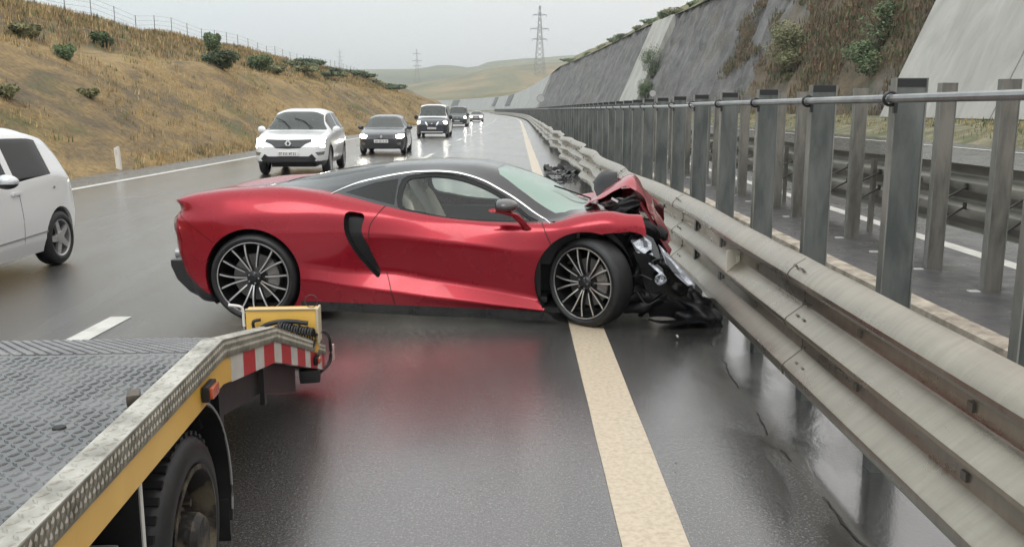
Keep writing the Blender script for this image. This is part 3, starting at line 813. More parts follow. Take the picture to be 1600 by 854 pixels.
    sheet('bonnet_flap', [
        [(2.70, -.30, .90), (2.66, .1, 1.03), (2.68, .4, 1.0)],
        [(2.80, -.25, .93), (2.73, .12, 1.10), (2.76, .42, 1.08)],
        [(2.90, -.22, .94), (2.87, .10, 1.10), (2.88, .4, 1.09)]], mat('flap_black', (.006, .006, .007), .5, spec=.3), crease=.02, seed=8)
    sheet('far_fender', [
        [(2.7, .55, .86), (2.72, .78, .86), (2.74, .93, .70)],
        [(2.95, .50, .95), (2.98, .74, .90), (3.0, .90, .72)],
        [(3.12, .44, .93), (3.16, .66, .86), (3.2, .82, .66)],
        [(3.26, .38, .80), (3.32, .60, .76), (3.34, .74, .56)]], RED2, crease=.03, seed=12)
    sheet('torn_strip', [
        [(3.02, -.50, .90), (3.04, -.44, .92)], [(3.10, -.54, .78), (3.12, -.47, .80)],
        [(3.17, -.60, .66), (3.20, -.52, .68)], [(3.25, -.66, .53), (3.28, -.58, .55)]], mat('deep_red', (.12, .006, .012), .35, .2), crease=.02, seed=5)
    # black broken structure: crash box, radiators, liner, splitter
    def shard(c, s, seed, rot, amp=.25):
        bm = bmesh.new(); bmesh.ops.create_icosphere(bm, subdivisions=5, radius=.5); r2 = Matrix.Rotation(rot[2], 3, 'Z') @ Matrix.Rotation(rot[1], 3, 'Y') @ Matrix.Rotation(rot[0], 3, 'X')
        for v in bm.verts:
            p = v.co; k = 1 / max(abs(p.x), abs(p.y), abs(p.z)) * .5
            q = p * (.55 + .45 * k); q += p.normalized() * amp * noise.noise(p * 3.1 + Vector((seed * 7.3, seed, 0)))
            q += p.normalized() * amp * (.12 * noise.noise(p * 7 + Vector((seed, 0, seed))))
            v.co = r2 @ Vector((q.x * s[0], q.y * s[1], q.z * s[2])) + Vector(c)
        return bm
    def add(dst, src):
        me = bpy.data.meshes.new('tmp'); src.to_mesh(me); src.free(); dst.from_mesh(me); bpy.data.meshes.remove(me)
    wreck = mat('wreck_black', (.005, .005, .006), .42, spec=.25); wreck2 = mat('wreck_liner', (.005, .005, .006), .65, spec=.2)
    bm = bmesh.new(); add(bm, shard((2.96, -.25, .46), (.50, 1.0, .62), 1, (0, .2, .1))); add(bm, shard((3.0, .35, .40), (.42, .8, .5), 2, (0, 0, .3)))
    finish(bm, 'crash_structure', wreck2, car, 22)
    bm = bmesh.new(); add(bm, shard((3.04, -.72, .33), (.30, .22, .46), 3, (.1, .5, 0), .25)); add(bm, shard((3.02, -.78, .20), (.42, .24, .20), 9, (.1, -.1, .3), .25)); finish(bm, 'bumper_remains', wreck, car, 18)
    bm = bmesh.new(); add(bm, shard((3.42, -.72, .11), (.46, .30, .22), 5, (0, .30, -.25), .3)); add(bm, shard((3.30, -.70, .27), (.30, .24, .20), 6, (.3, .5, 0), .4))
    finish(bm, 'splitter_chunk', wreck, car, 18)
    bm = bmesh.new(); add(bm, shard((2.90, -.10, .82), (.30, .60, .16), 7, (0, -.3, 0), .3)); finish(bm, 'luggage_well', wreck, car, 18)
    # shards and plates
    for k in range(13):
        bm = bmesh.new()
        c = Vector((rnd.uniform(2.93, 3.42), rnd.uniform(-.95, -.5), 0)); c.z = max(.03, rnd.uniform(.05, .70 - (c.x - 2.93) * .75))
        s = [rnd.uniform(.03, .14), rnd.uniform(.004, .02), rnd.uniform(.02, .07)]
        box(bm, c, s, 0, Matrix.Rotation(rnd.uniform(0, 6), 3, 'Z') @ Matrix.Rotation(rnd.uniform(-1, 1), 3, 'Y') @ Matrix.Rotation(rnd.uniform(-1, 1), 3, 'X'), (rnd.uniform(.3, 1), 1))
        finish(bm, 'broken_plastic', [wreck], car, 20)
    for k in range(6):
        bm = bmesh.new(); p = Vector((rnd.uniform(2.95, 3.12), rnd.uniform(-.95, -.8), rnd.uniform(.2, .55))); pts = [p]
        for q in range(4): p = p + Vector((rnd.uniform(-.02, .09), rnd.uniform(-.05, .05), rnd.uniform(-.10, .04))); p.z = max(.04, p.z); pts.append(p.copy())
        tube(bm, catmull(pts, 4), rnd.uniform(.004, .009), 6)
        finish(bm, 'torn_wiring', BLACKM, car)
    sheet('bumper_skin', [
        [(2.96, -.93, .60), (3.02, -.90, .42), (3.08, -.87, .22), (3.10, -.85, .07)],
        [(3.10, -.92, .56), (3.17, -.87, .38), (3.24, -.86, .20), (3.28, -.82, .05)],
        [(3.22, -.84, .46), (3.30, -.80, .33), (3.42, -.81, .17), (3.50, -.78, .035)],
        [(3.32, -.76, .40), (3.42, -.74, .28), (3.56, -.77, .13), (3.66, -.76, .03)]], mat('bumper_black', (.006, .006, .007), .22, spec=.45), crease=.022, seed=31)
    sheet('splitter_lip', [
        [(3.00, -1.0, .10), (3.03, -.90, .07)], [(3.18, -1.01, .06), (3.20, -.90, .05)], [(3.36, -.98, .045), (3.38, -.86, .05)], [(3.55, -.93, .05), (3.55, -.82, .10)]], mat('bumper_black', (.006, .006, .007), .22), crease=.012, seed=33)
    # headlight: housing, silver reflector, glass sliver
    sil = m_noisy('lamp_silver', (.20, .21, .23), (.62, .64, .68), 18, .16, .9, bump=.3, bd=.004)
    def plate(name, P, y0, y1, m, th=.012, par=car):
        bm = bmesh.new(); a = [bm.verts.new((u, y0 + (y1 - y0) * (z - .33) / .4, z)) for u, z in P]; b = [bm.verts.new((u, y0 + (y1 - y0) * (z - .33) / .4 + th, z)) for u, z in P]
        bm.faces.new(a); bm.faces.new(b[::-1])
        for i in range(len(P)): bm.faces.new((a[i], a[(i + 1) % len(P)], b[(i + 1) % len(P)], b[i]))
        bmesh.ops.recalc_face_normals(bm, faces=bm.faces); return finish(bm, name, m, par)
    hl = plate('headlight', [(2.93, .68), (3.04, .715), (3.11, .68), (3.15, .60), (3.17, .50), (3.19, .42), (3.10, .47), (2.98, .58)], -.955, -.80, mat('lamp_black', (.008, .008, .01), .08, coat=1), .03)
    plate('reflector', [(2.955, .645), (3.04, .692), (3.097, .652), (3.10, .59), (3.118, .517), (3.05, .56), (2.985, .607)], -.965, -.812, sil, .006, hl)
    plate('reflector', [(3.03, .672), (3.065, .66), (3.07, .62), (3.04, .615)], -.972, -.82, mat('lamp_dark', (.1, .1, .11), .2, .8), .005, hl)
    plate('lamp_strip', [(2.985, .575), (3.0, .58), (3.19, .425), (3.175, .41)], -.968, -.82, sil, .01, hl)
    sl = plate('headlight_cover', [(3.15, .635), (3.19, .60), (3.28, .50), (3.40, .385), (3.425, .34), (3.37, .335), (3.29, .40), (3.21, .49)], -.94, -.80, mat('cover_grey', (.22, .22, .24), .12, .7), .012)
    plate('cover_edge', [(3.16, .63), (3.185, .60), (3.30, .475), (3.41, .35), (3.375, .345), (3.30, .42), (3.225, .50)], -.95, -.81, sil, .005, sl)
    plate('cover_inset', [(3.20, .55), (3.24, .52), (3.32, .42), (3.26, .435), (3.22, .49)], -.957, -.817, mat('lamp_dark', (.1, .1, .11), .2, .8), .004, sl)
    bm = bmesh.new(); lathe(bm, [(.03, .04), (.0, .045), (-.004, .036), (.02, .025), (.03, 0)], 20, c=(3.165, -.955, .385)); finish(bm, 'fog_lamp', sil, car)
    # white strut and light shards inside the nose
    bm = bmesh.new(); rs = Matrix.Rotation(.5, 3, 'Y')
    box(bm, (2.83, -.36, .925), (.06, .012, .018), rot=rs)
    finish(bm, 'hinge_bracket', mat('bracket_white', (.6, .62, .62), .3), car)
    # wipers
    bm = bmesh.new(); tube(bm, [(2.66, .1, .885), (2.50, -.15, .965), (2.34, -.34, 1.035)], .007, 6); finish(bm, 'wiper', BLACKM, car)
    return car
build_sports_car()
# ------------------------------------------------------------------ ground, carriageways, verges
def cx(Y): return 0.0 if Y < 112 else -((Y - 112) ** 2) / (2 * 2130)
def ys(a, b):
    out = []; y = a
    while y < b: out.append(y); y += 1.0 if y < 30 else 3 if y < 120 else 10 if y < 400 else 25
    return out + [b]
def strip(name, prof, m, Y, z=0.0, kind='structure', sub=None):
    """prof: list of (x, z) across; follows the road"""
    bm = bmesh.new(); prev = None
    for y in Y:
        ring = [bm.verts.new((x + cx(y), y, zz + z)) for x, zz in prof]
        if prev:
            for i in range(len(prof) - 1): bm.faces.new((prev[i], prev[i + 1], ring[i + 1], ring[i]))
        prev = ring
    o = finish(bm, name, m, None, 60)
    if kind: o['kind'] = kind
    return o
Y0 = ys(-30, 900)
EARTH = m_noisy('earth', (.10, .085, .05), (.22, .19, .12), .3, .9, bump=0)
bm = bmesh.new(); quad(bm, (-5000, -600, -.35), (5000, -600, -.35), (5000, 6000, -.35), (-5000, 6000, -.35)); struct(finish(bm, 'ground', EARTH, None))
strip('road', [(-9.45, 0), (-3.2, .0), (1.9, 0)], A_LEFT, Y0)
strip('road_shoulder', [(-11.4, -.03), (-10.9, -.004), (-9.45, 0)], A_SHOULD, Y0)
strip('median_strip', [(1.9, -.02), (3.28, -.02)], A_LEFT, Y0)
bm = bmesh.new(); prev = None
for y in ys(-30, 300):
    n = lambda k: .012 * noise.noise(Vector((y * 1.7, k, 0)))
    P = [(3.28, -.02), (3.29 + n(1), .055), (3.32, .07 + n(2)), (3.46 + n(3), .068), (3.48, -.02)]
    ring = [bm.verts.new((p[0] + cx(y), y, p[1])) for p in P]
    if prev:
        for i in range(4): bm.faces.new((prev[i], prev[i + 1], ring[i + 1], ring[i]))
    prev = ring
struct(finish(bm, 'kerb', CONC, None, 30))
strip('median_asphalt', [(3.48, 0), (5.62, .0)], A_MED, Y0)
strip('opposite_road', [(5.62, .0), (10.3, .18), (15.1, .37), (16.3, .42)], A_RIGHT, Y0)
def verge_prof():
    return [(16.3, .40), (17.2, .68), (17.8, .80), (19.0, 1.0), (20.4, 1.3)]
def m_verge():
    m = mat('verge_grass', (.1, .1, .05), .9); t = NT(m); v = t.coord(); f = t.noise(v, 1.1, 6, .65); g = t.noise(v, 9, 4)
    c = t.ramp(f, [(.32, (.09, .11, .05)), (.46, (.15, .145, .075)), (.58, (.27, .235, .15)), (.70, (.33, .29, .21))]); t.col(t.mix(t.rng(g, .3, .7, 0, .5), c, (.05, .05, .03))); t.bump(g, .6, .05); return m
strip('verge', verge_prof(), m_verge(), Y0)
# painted lines
def line(name, xc, wd, Ya, m, z=.004, zf=lambda x: 0, wob=0):
    bm = bmesh.new(); prev = None
    for y in Ya:
        o = wob * noise.noise(Vector((y * 2.3, xc, 3)))
        ring = [bm.verts.new((x + cx(y) + o * sg, y, z + zf(x))) for x, sg in ((xc - wd / 2, 1), (xc + wd / 2, -1))]
        if prev: bm.faces.new((prev[0], prev[1], ring[1], ring[0]))
        prev = ring
    o = finish(bm, name, m, None); o['kind'] = 'structure'; return o
fine = [(-4 + i * .2) for i in range(170)] + ys(30, 900)
line('road_marking', .535, .262, fine, PAINT_L, wob=.003)
line('road_marking', -9.33, .20, Y0, PAINT_W)
for k in range(0, 24):
    a = 3.55 + k * 9.0
    if k == 0: a = 3.4
    line('road_marking', -3.2, .17, [a + i * (3.65 / 4) for i in range(5)], PAINT_W)
rz = lambda x: .0 if x < 5.62 else (x - 5.62) * .0389
line('road_marking', 5.33, .22, Y0, PAINT_W)
line('road_marking', 15.0, .18, Y0, PAINT_W, z=.012, zf=rz)

# ragged seam where the shoulder surfacing meets the gutter
bm = bmesh.new(); prev = None; y = 2.2
while y < 9:
    xc = 1.36 + .05 * math.sin(y * 1.1) + .045 * noise.noise(Vector((y * 2.2, 1, 0))) + .02 * noise.noise(Vector((y * 9, 4, 0)))
    wd_ = .0025 + .007 * abs(noise.noise(Vector((y * 6, 8, 0))))
    ring = [bm.verts.new((xc - wd_, y, .004)), bm.verts.new((xc + wd_, y, .004))]
    if prev and noise.noise(Vector((y * 1.9, 20, 0))) > -.02: bm.faces.new((prev[0], prev[1], ring[1], ring[0]))
    prev = ring; y += .05
struct(finish(bm, 'road_seam', mat('seam_dark', (.02, .018, .016), .35), None))

# ------------------------------------------------------------------ left cut slope
HP = [(-10.7, -.03), (-11.1, .06), (-12, .5), (-14.3, 2.1), (-16.7, 3.75), (-18, 4.05), (-20, 4.35), (-22.5, 5.7), (-25, 6.85), (-27, 7.15), (-33, 7.2), (-60, 6), (-160, 3)]
def zl(x):
    for a, b in zip(HP, HP[1:]):
        if b[0] <= x <= a[0]: return a[1] + (b[1] - a[1]) * (x - a[0]) / (b[0] - a[0])
    return HP[-1][1] if x < -160 else 0
def hill_z(x, y):
    xr = x - cx(y); k = min(1, max(0, (-xr - 11.2) / 3))
    fade = 1 - .55 * max(0, min(1, (y - 210) / 260))
    return zl(xr) * fade + k * (.45 * noise.noise(Vector((x * .12, y * .09, 1))) + .22 * noise.noise(Vector((x * .45, y * .35, 5))) + .09 * noise.noise(Vector((x * 1.3, y * 1.1, 9))))
def m_hill():
    m = mat('dry_grass_slope', (.3, .2, .1), .95); t = NT(m); v = t.coord()
    big = t.noise(t.coord((1, .45, 1)), .14, 5, .6, .8); med = t.noise(t.coord((1, .5, 1)), .75, 6, .68, .6); fi = t.noise(v, 6, 5, .7)
    gold = t.ramp(t.math('ADD', t.math('MULTIPLY', big, .5), t.math('MULTIPLY', med, .5)), [(.36, (.12, .10, .065)), (.44, (.20, .15, .085)), (.52, (.34, .235, .105)), (.60, (.42, .30, .135)), (.70, (.31, .26, .12))])
    sp = t.n('ShaderNodeSeparateXYZ'); c_ = t.n('ShaderNodeTexCoord'); t.l(c_.outputs['Object'], sp.inputs[0])
    up = t.rng(sp.outputs['Z'], 3.9, 5.4, 0, 1)
    c = t.mix(t.math('MULTIPLY', up, .75), gold, t.ramp(med, [(.38, (.10, .085, .055)), (.5, (.20, .15, .085)), (.64, (.26, .215, .11))]))
    gr = t.noise(t.coord((1, .7, 1)), .23, 4, .55); c = t.mix(t.math('MULTIPLY', t.rng(gr, .55, .66, 0, 1), .7), c, (.10, .125, .045))
    c = t.mix(t.rng(fi, .32, .60, .55, 0), c, (.05, .04, .025))
    t.col(c); t.bump(t.math('ADD', fi, med), .9, .12); return m
HILLM = m_hill()
bm = bmesh.new(); G = []
hy = [-20 + i * .8 for i in range(125)] + [80 + i * 2 for i in range(60)] + [200 + i * 8 for i in range(45)]
hx = [-10.7, -10.95, -11.2] + [-11.6 - i * .55 for i in range(30)] + [-28.5, -30, -33, -38, -46, -60, -90, -140, -220]
for y in hy: G.append([bm.verts.new((x + cx(y), y, hill_z(x + cx(y), y))) for x in hx])
for i in range(len(G) - 1):
    for j in range(len(hx) - 1): bm.faces.new((G[i][j], G[i + 1][j], G[i + 1][j + 1], G[i][j + 1]))
bmesh.ops.recalc_face_normals(bm, faces=bm.faces)
struct(finish(bm, 'hillside', HILLM, None, 180))

# dry grass standing on the slope
def tufts(name, n, place, mats, hmin, hmax, seed, spread=.16, blades=5):
    rnd = random.Random(seed); vs = []; fs = []; mi = []
    for i in range(n):
        p = place(rnd)
        if p is None: continue
        x, y, z, s, k = p; 
        for b in range(blades):
            a = rnd.uniform(0, 6.283); h = rnd.uniform(hmin, hmax) * s; w_ = h * rnd.uniform(.07, .15); ln = rnd.uniform(.1, .5) * h
            ox, oy = rnd.uniform(-spread, spread) * s, rnd.uniform(-spread, spread) * s; c, d = math.cos(a), math.sin(a)
            i0 = len(vs)
            vs += [(x + ox - d * w_, y + oy + c * w_, z - .05), (x + ox + d * w_, y + oy - c * w_, z - .05), (x + ox + c * ln, y + oy + d * ln, z + h)]
            fs.append((i0, i0 + 1, i0 + 2)); mi.append(k)
    me = bpy.data.meshes.new(name); me.from_pydata(vs, [], fs)
    for q, p in enumerate(me.polygons): p.material_index = mi[q]
    for m in mats: me.materials.append(m)
    o = bpy.data.objects.new(name, me); C.objects.link(o); o['kind'] = 'stuff'; return o
def leafmat(name, c):
    m = mat(name, c, .8); t = NT(m)
    o = t.n('ShaderNodeNewGeometry'); r = t.n('ShaderNodeTexNoise'); r.inputs['Scale'].default_value = 1.6; t.l(o.outputs['Position'], r.inputs['Vector'])
    t.col(t.mix(t.rng(r.outputs['Fac'], .35, .65, 0, 1), tuple(x * .6 for x in c), tuple(min(1, x * 1.35) for x in c)))
    return m
GM = [leafmat('straw', (.43, .30, .13)), leafmat('pale_straw', (.44, .33, .16)), leafmat('brown_stalk', (.30, .21, .11)), leafmat('green_blade', (.10, .13, .045))]
def pl_left(r):
    y = 12 + 150 * r.random() ** 1.5; xr = -10.75 - 17.5 * r.random(); 
    if r.random() < .25: xr = -23 - 6 * r.random()
    if r.random() < .10: xr = -10.7 - .9 * r.random()
    x = xr + cx(y); n = noise.noise(Vector((x * .3, y * .2, 2)))
    if n < -.2 and xr > -20: return None
    k = r.choice((0, 0, 1, 2, 3)) if n < .15 else r.choice((0, 1, 1))
    if xr < -20: k = r.choice((2, 2, 0, 3, 1))
    return (x, y, hill_z(x, y), (.8 if xr > -20 else 1.5) * r.uniform(.6, 1.2) * (1 + y / 200), k)
tufts('dry_grass', 42000, pl_left, GM, .06, .19, 11)
def pl_right(r):
    y = 14 + 140 * r.random() ** 1.3; x = 16.5 + 3.8 * r.random(); n = noise.noise(Vector((x * .8, y * .25, 7)))
    if n < -.08: return None
    z = .4 + (x - 16.3) * .22
    return (x + cx(y), y, z, r.uniform(.6, 1.4), r.choice((3, 3, 1, 0)))
tufts('verge_grass', 9000, pl_right, GM, .06, .18, 12)

# ------------------------------------------------------------------ shrubs
def shrub(name, label, cat, loc, rx, rz, col, seed, n=900, group=None, leaf=.09, zlo=.45):
    root = thing(name, label, cat, loc, 0, group); rnd = random.Random(seed)
    bm = bmesh.new(); tips = []
    for k in range(6):
        a = rnd.uniform(0, 6.28); d = Vector((math.cos(a) * .5 * rx, math.sin(a) * .5 * rx, rz * rnd.uniform(.8, 1.3)))
        tube(bm, [(0, 0, -.2), tuple(d * .5 + Vector((0, 0, .1))), tuple(d)], [.04 * rx, .025 * rx, .008], 5); tips.append(d)
    finish(bm, 'stem', mat('bark', (.07, .05, .035), .9), root)
    lobes = [(Vector((rnd.uniform(-.6, .6) * rx, rnd.uniform(-.6, .6) * rx, rz * rnd.uniform(zlo, 1.4))), rnd.uniform(.25, .6)) for _ in range(12)] + [(Vector((0, 0, rz * .7)), .75)]
    vs = []; fs = []; mi = []
    for i in range(n):
        c, s = rnd.choice(lobes); v = Vector((rnd.gauss(0, 1), rnd.gauss(0, 1), rnd.gauss(0, 1))).normalized() * rnd.uniform(.35, 1.05) ** .6
        p = c + Vector((v.x * s * rx, v.y * s * rx, v.z * s * rz))
        if p.z < -.1 and zlo > 0: continue
        a = Vector((rnd.gauss(0, 1), rnd.gauss(0, 1), rnd.gauss(0, 1))).normalized(); b = a.orthogonal().normalized(); s_ = leaf * rnd.uniform(.6, 1.5)
        i0 = len(vs); vs += [tuple(p - a * s_), tuple(p + b * s_ * .5), tuple(p + a * s_), tuple(p - b * s_ * .5)]; fs.append((i0, i0 + 1, i0 + 2, i0 + 3)); mi.append(rnd.randrange(2))
    me = bpy.data.meshes.new('foliage'); me.from_pydata(vs, [], fs)
    for q, p in enumerate(me.polygons): p.material_index = mi[q]
    me.materials.append(leafmat('leaf_%d_a' % seed, col)); me.materials.append(leafmat('leaf_%d_b' % seed, tuple(x * .8 for x in col)))
    o = bpy.data.objects.new('foliage', me); C.objects.link(o); o.parent = root
    return root
F_, H_ = 1400.0, 1.65
def px_at(px, py, Y):
    """where the ray of photo pixel (px,py) reaches distance Y (small yaw and pitch included)"""
    p = math.atan(256 / F_); yw = math.atan(8 / F_)
    fw = Vector((-math.sin(yw) * math.cos(p), math.cos(yw) * math.cos(p), -math.sin(p))); rt = Vector((math.cos(yw), math.sin(yw), 0)); up = rt.cross(fw)
    r = fw + rt * (px - 800) / F_ + up * (427 - py) / F_
    return Vector((0, 0, H_)) + r * (Y / r.y)
def hit_hill(px, py):
    Y = 12
    while Y < 400:
        P = px_at(px, py, Y)
        if P.z <= hill_z(P.x, P.y) and P.x - cx(P.y) < -10.8: return P
        Y += .25
    return None
def on_crest(px, xr):
    """point of the left ridge at lateral xr seen at column px"""
    Y = 15
    while Y < 500:
        P = px_at(px, 100, Y)
        if P.x - cx(Y) < xr: return Vector((P.x, Y, hill_z(P.x, Y)))
        Y += .5
    return Vector((P.x, Y, hill_z(P.x, Y)))
GREEN = (.13, .18, .085); DKG = (.11, .145, .08); OLIVE = (.22, .22, .11)
for i, (px, py, rx, rz_, col, lab) in enumerate([
    (103, 88, .6, .45, GREEN, 'small round green bush alone on the dry slope, left of the ridge fence end'),
    (160, 66, .85, .6, GREEN, 'green bush just above the pale bench of the hillside, second from the left'),
    (38, 52, 1.1, .5, OLIVE, 'wide faded green bush high on the hillside at the left edge'),
    (140, 145, .6, .28, OLIVE, 'low olive shrub on the dark bare patch of the slope'),
    (10, 150, .6, .3, OLIVE, 'olive shrub low on the slope above the white hatchback'),
    (335, 76, 1.2, 1.5, GREEN, 'tall green bush standing up against the sky on the ridge'),
    (346, 100, 1.7, .9, DKG, 'wide dark green bush on the bench under the tall ridge bush'),
    (404, 104, 2.0, 1.1, GREEN, 'spreading green bush on the ridge right of the tall bush'),
    (430, 108, 1.6, .9, OLIVE, 'pale olive bush at the start of the dark ridge scrub'),
    ]):
    P = hit_hill(px, py + 8) or on_crest(px, -25)
    P.z = hill_z(P.x, P.y)
    shrub('shrub', lab, 'bush', tuple(P), rx * .62, rz_ * .62, col, 20 + i, 900 if py in (145, 150) else 3200, leaf=.045 + P.y / 1400)
rnd = random.Random(5)
ORD = 'first second third fourth fifth sixth seventh eighth ninth tenth eleventh twelfth thirteenth'.split()
for i, px in enumerate([455, 470, 486, 500, 515, 530, 545, 560, 574, 588, 600, 612]):
    P = on_crest(px, -25 + rnd.uniform(0, 4)); 
    shrub('shrub', ORD[i] + ' bush from the left in the dark scrub row on the left ridge', 'bush', tuple(P), (1.0 + P.y / 150) * rnd.uniform(.7, 1.6), (.2 + P.y / 650) * rnd.uniform(.6, 1.3), DKG if i % 3 else OLIVE, 60 + i % 4, 1500, 'scrub bushes along the ridge', leaf=.08 + P.y / 1100)
# ridge fence
fr = thing('ridge_fence', 'thin wire fence with posts along the top of the left hillside', 'fence')
bm = bmesh.new(); n_ = 0; prev = None
wires = bmesh.new()
y = 30.0
while y < 150:
    x = -25.6 + cx(y); z = hill_z(x, y); tube(bm, [(x, y, z - .2), (x, y, z + 1.25)], .024, 5)
    for h in (.3, .6, .9, 1.2):
        if prev: tube(wires, [(prev[0], prev[1], prev[2] + h), (x, y, z + h)], .008, 3)
    prev = (x, y, z); n_ += 1
    finish(bm, 'post', mat('fence_post', (.12, .11, .10), .8), fr); bm = bmesh.new(); y += 3.2
bm.free(); finish(wires, 'wire_mesh', mat('fence_wire', (.2, .2, .2), .6), fr)

# ------------------------------------------------------------------ right side: retaining walls and rock
def wall_h(y):
    return hermite([-40, 60, 123, 200, 260, 330, 360, 450, 480, 900], [15.5, 15.5, 15.5, 17.0, 16.8, 16.5, 13.5, 8.6, 8.2, 8.2])(y)
def wall_zb(y): return 1.25 if y < 220 else max(.2, 1.25 - (y - 220) * .006)
SL = .42
def wall_pt(y, t, rough=0, back=0):
    h = wall_h(y); zb = wall_zb(y); z = zb + h * t; x = 20 + cx(y) + SL * h * t + back
    return (x, y, z)
def wall_mesh(name, ya, yb, dy, nt_, m, amp=0, back=0.0, thick=.6):
    bm = bmesh.new(); G = []; n = max(1, int((yb - ya) / dy))
    for i in range(n + 1):
        y = ya + (yb - ya) * i / n; col = []
        for j in range(nt_ + 1):
            x, yy, z = wall_pt(y, j / nt_, back=back)
            if amp: 
                q = Vector((y * .35, z * .16, 3)); d = amp * (noise.noise(q) + .5 * noise.noise(q * 2.7) + .28 * noise.noise(q * 7)) ; x += d - .2 * amp
            col.append(bm.verts.new((x, yy, z)))
        G.append(col)
    for i in range(n):
        for j in range(nt_): bm.faces.new((G[i][j], G[i][j + 1], G[i + 1][j + 1], G[i + 1][j]))
    if thick:
        B = [[bm.verts.new((v.co.x + thick, v.co.y, v.co.z)) for v in (c[0], c[-1])] for c in G]
        for i in range(n): bm.faces.new((G[i][-1], B[i][1], B[i + 1][1], G[i + 1][-1]))
        for i in (0, n): 
            bm.faces.new([v for v in G[i]] + [B[i][1], B[i][0]])
    bmesh.ops.recalc_face_normals(bm, faces=bm.faces)
    return finish(bm, name, m, None, 40 if not amp else 60)
def m_wallconc(name, c1, c2, joint=6.0):
    m = mat(name, c1, .8); t = NT(m); v = t.coord((1, 1, .35)); f = t.noise(v, .35, 6, .65, .8); g = t.noise(t.coord(), 1.5, 5)
    st = t.noise(t.coord((1, 2.2, .12)), 1.0, 4, .6)
    c = t.mix(t.rng(f, .35, .65, 0, 1), c1, c2); c = t.mix(t.math('MULTIPLY', t.rng(st, .5, .75, 0, 1), .22), c, tuple(x * .55 for x in c1))
    t.col(c); t.bump(g, .3, .03); return m
def m_rock():
    m = mat('netted_rock', (.1, .1, .1), .85); t = NT(m)
    v = t.coord(); st = t.noise(t.coord((1, 1.0, .16)), .55, 6, .65, .7); f = t.noise(v, .16, 4, .6, .5); g = t.noise(v, 2.2, 6, .7)
    c = t.ramp(st, [(.30, (.095, .093, .093)), (.46, (.14, .136, .133)), (.58, (.185, .178, .17)), (.74, (.25, .24, .225))])
    # dry vegetation patches
    sp = t.n('ShaderNodeSeparateXYZ'); cc = t.n('ShaderNodeTexCoord'); t.l(cc.outputs['Object'], sp.inputs[0])
    near = t.rng(sp.outputs['Y'], 64, 92, 1, 0); near = t.math('MULTIPLY', near, t.rng(sp.outputs['Y'], 50, 58, 0.25, 1))
    far = t.math('MULTIPLY', t.rng(sp.outputs['Y'], 180, 200, .0, .12), 1.0)
    pk = t.math('ADD', t.math('MULTIPLY', near, .62), t.math('ADD', f, -.12))
    veg = t.rng(t.math('ADD', pk, t.math('MULTIPLY', g, .35)), .62, .86, 0, 1)
    vc = t.ramp(t.noise(v, .5, 6, .7), [(.36, (.06, .075, .035)), (.48, (.14, .10, .06)), (.6, (.20, .15, .085)), (.7, (.12, .12, .06))])
    t.col(t.mix(t.math('MULTIPLY', veg, .85), c, vc)); t.bump(t.math('ADD', g, t.math('MULTIPLY', st, 2)), .8, .25); return m
ROCK = m_rock()
WC1 = m_wallconc('wall_concrete', (.34, .325, .295), (.47, .455, .42)); WC2 = m_wallconc('far_wall_concrete', (.32, .32, .305), (.43, .43, .41))
# near wall: slabs with open joints as parts of one wall
w1 = thing('retaining_wall', 'tall pale concrete retaining wall of leaning slabs at the right edge', 'wall')
yy = 47.2
edges = [50.3, 38.5, 28, 19, 10, 1, -8, -17]
for a, b in zip(edges, edges[1:]):
    o = wall_mesh('slab', b + .06, a - .06, 1.5, 16, WC1, 0, -.05 if True else 0, .8); o.parent = w1
o = wall_mesh('rock_slope', 49.6, 156, .9, 44, ROCK, .75, .95, 0); struct(o)
o = wall_mesh('rock_slope', 176, 352, 1.8, 36, ROCK, .8, .8, 0); struct(o)
o = tag(wall_mesh('concrete_buttress', 155.5, 177, 2, 12, WC1, 0, -.1, 1.5), 'pale leaning concrete strip set between two dark rock faces', 'buttress')
w2 = thing('far_retaining_wall', 'long pale grey concrete wall curving left behind the end of the road', 'wall')
for i, (a, b) in enumerate([(349, 385), (385, 420), (420, 455), (455, 500), (500, 545), (545, 600), (600, 660), (660, 740), (740, 900)]):
    o = wall_mesh('slab', a + .1, b - .1, 5, 10, WC2, 0, -.15, 1.0); o.parent = w2
for a, b in ((437, 452), (487, 497), (628, 652)):
    bm = bmesh.new()
    P = [wall_pt(a, .38, back=-.5), wall_pt(b, .38, back=-.5), wall_pt(b, .97, back=-.5), wall_pt(a, .97, back=-.5)]
    Q = [(p[0] + .6, p[1], p[2]) for p in P]
    A = [bm.verts.new(p) for p in P]; B = [bm.verts.new(p) for p in Q]; bm.faces.new(A); bm.faces.new(B[::-1])
    for i in range(4): bm.faces.new((A[i], A[(i + 1) % 4], B[(i + 1) % 4], B[i]))
    bmesh.ops.recalc_face_normals(bm, faces=bm.faces)
    finish(bm, 'dark_panel', mat('dark_panel', (.12, .125, .12), .7), w2)
def pl_rock(r):
    y = r.uniform(51, 100); t_ = r.random() ** .8
    n = noise.noise(Vector((y * .13, t_ * 4, 2))) + .5 * noise.noise(Vector((y * .4, t_ * 9, 6)))
    if n < -.05 + (y - 70) * .012: return None
    x, _, z = wall_pt(y, t_, back=.55); return (x, y, z - .05, r.uniform(.8, 2.0), r.choice((2, 2, 3, 0, 3, 2)))
tufts('rock_vegetation', 16000, pl_rock, [leafmat('dead_brush', (.20, .15, .085)), leafmat('dry_brush', (.27, .21, .12)), leafmat('brown_brush', (.16, .10, .06)), leafmat('green_brush', (.09, .11, .05))], .12, .30, 14, .4)
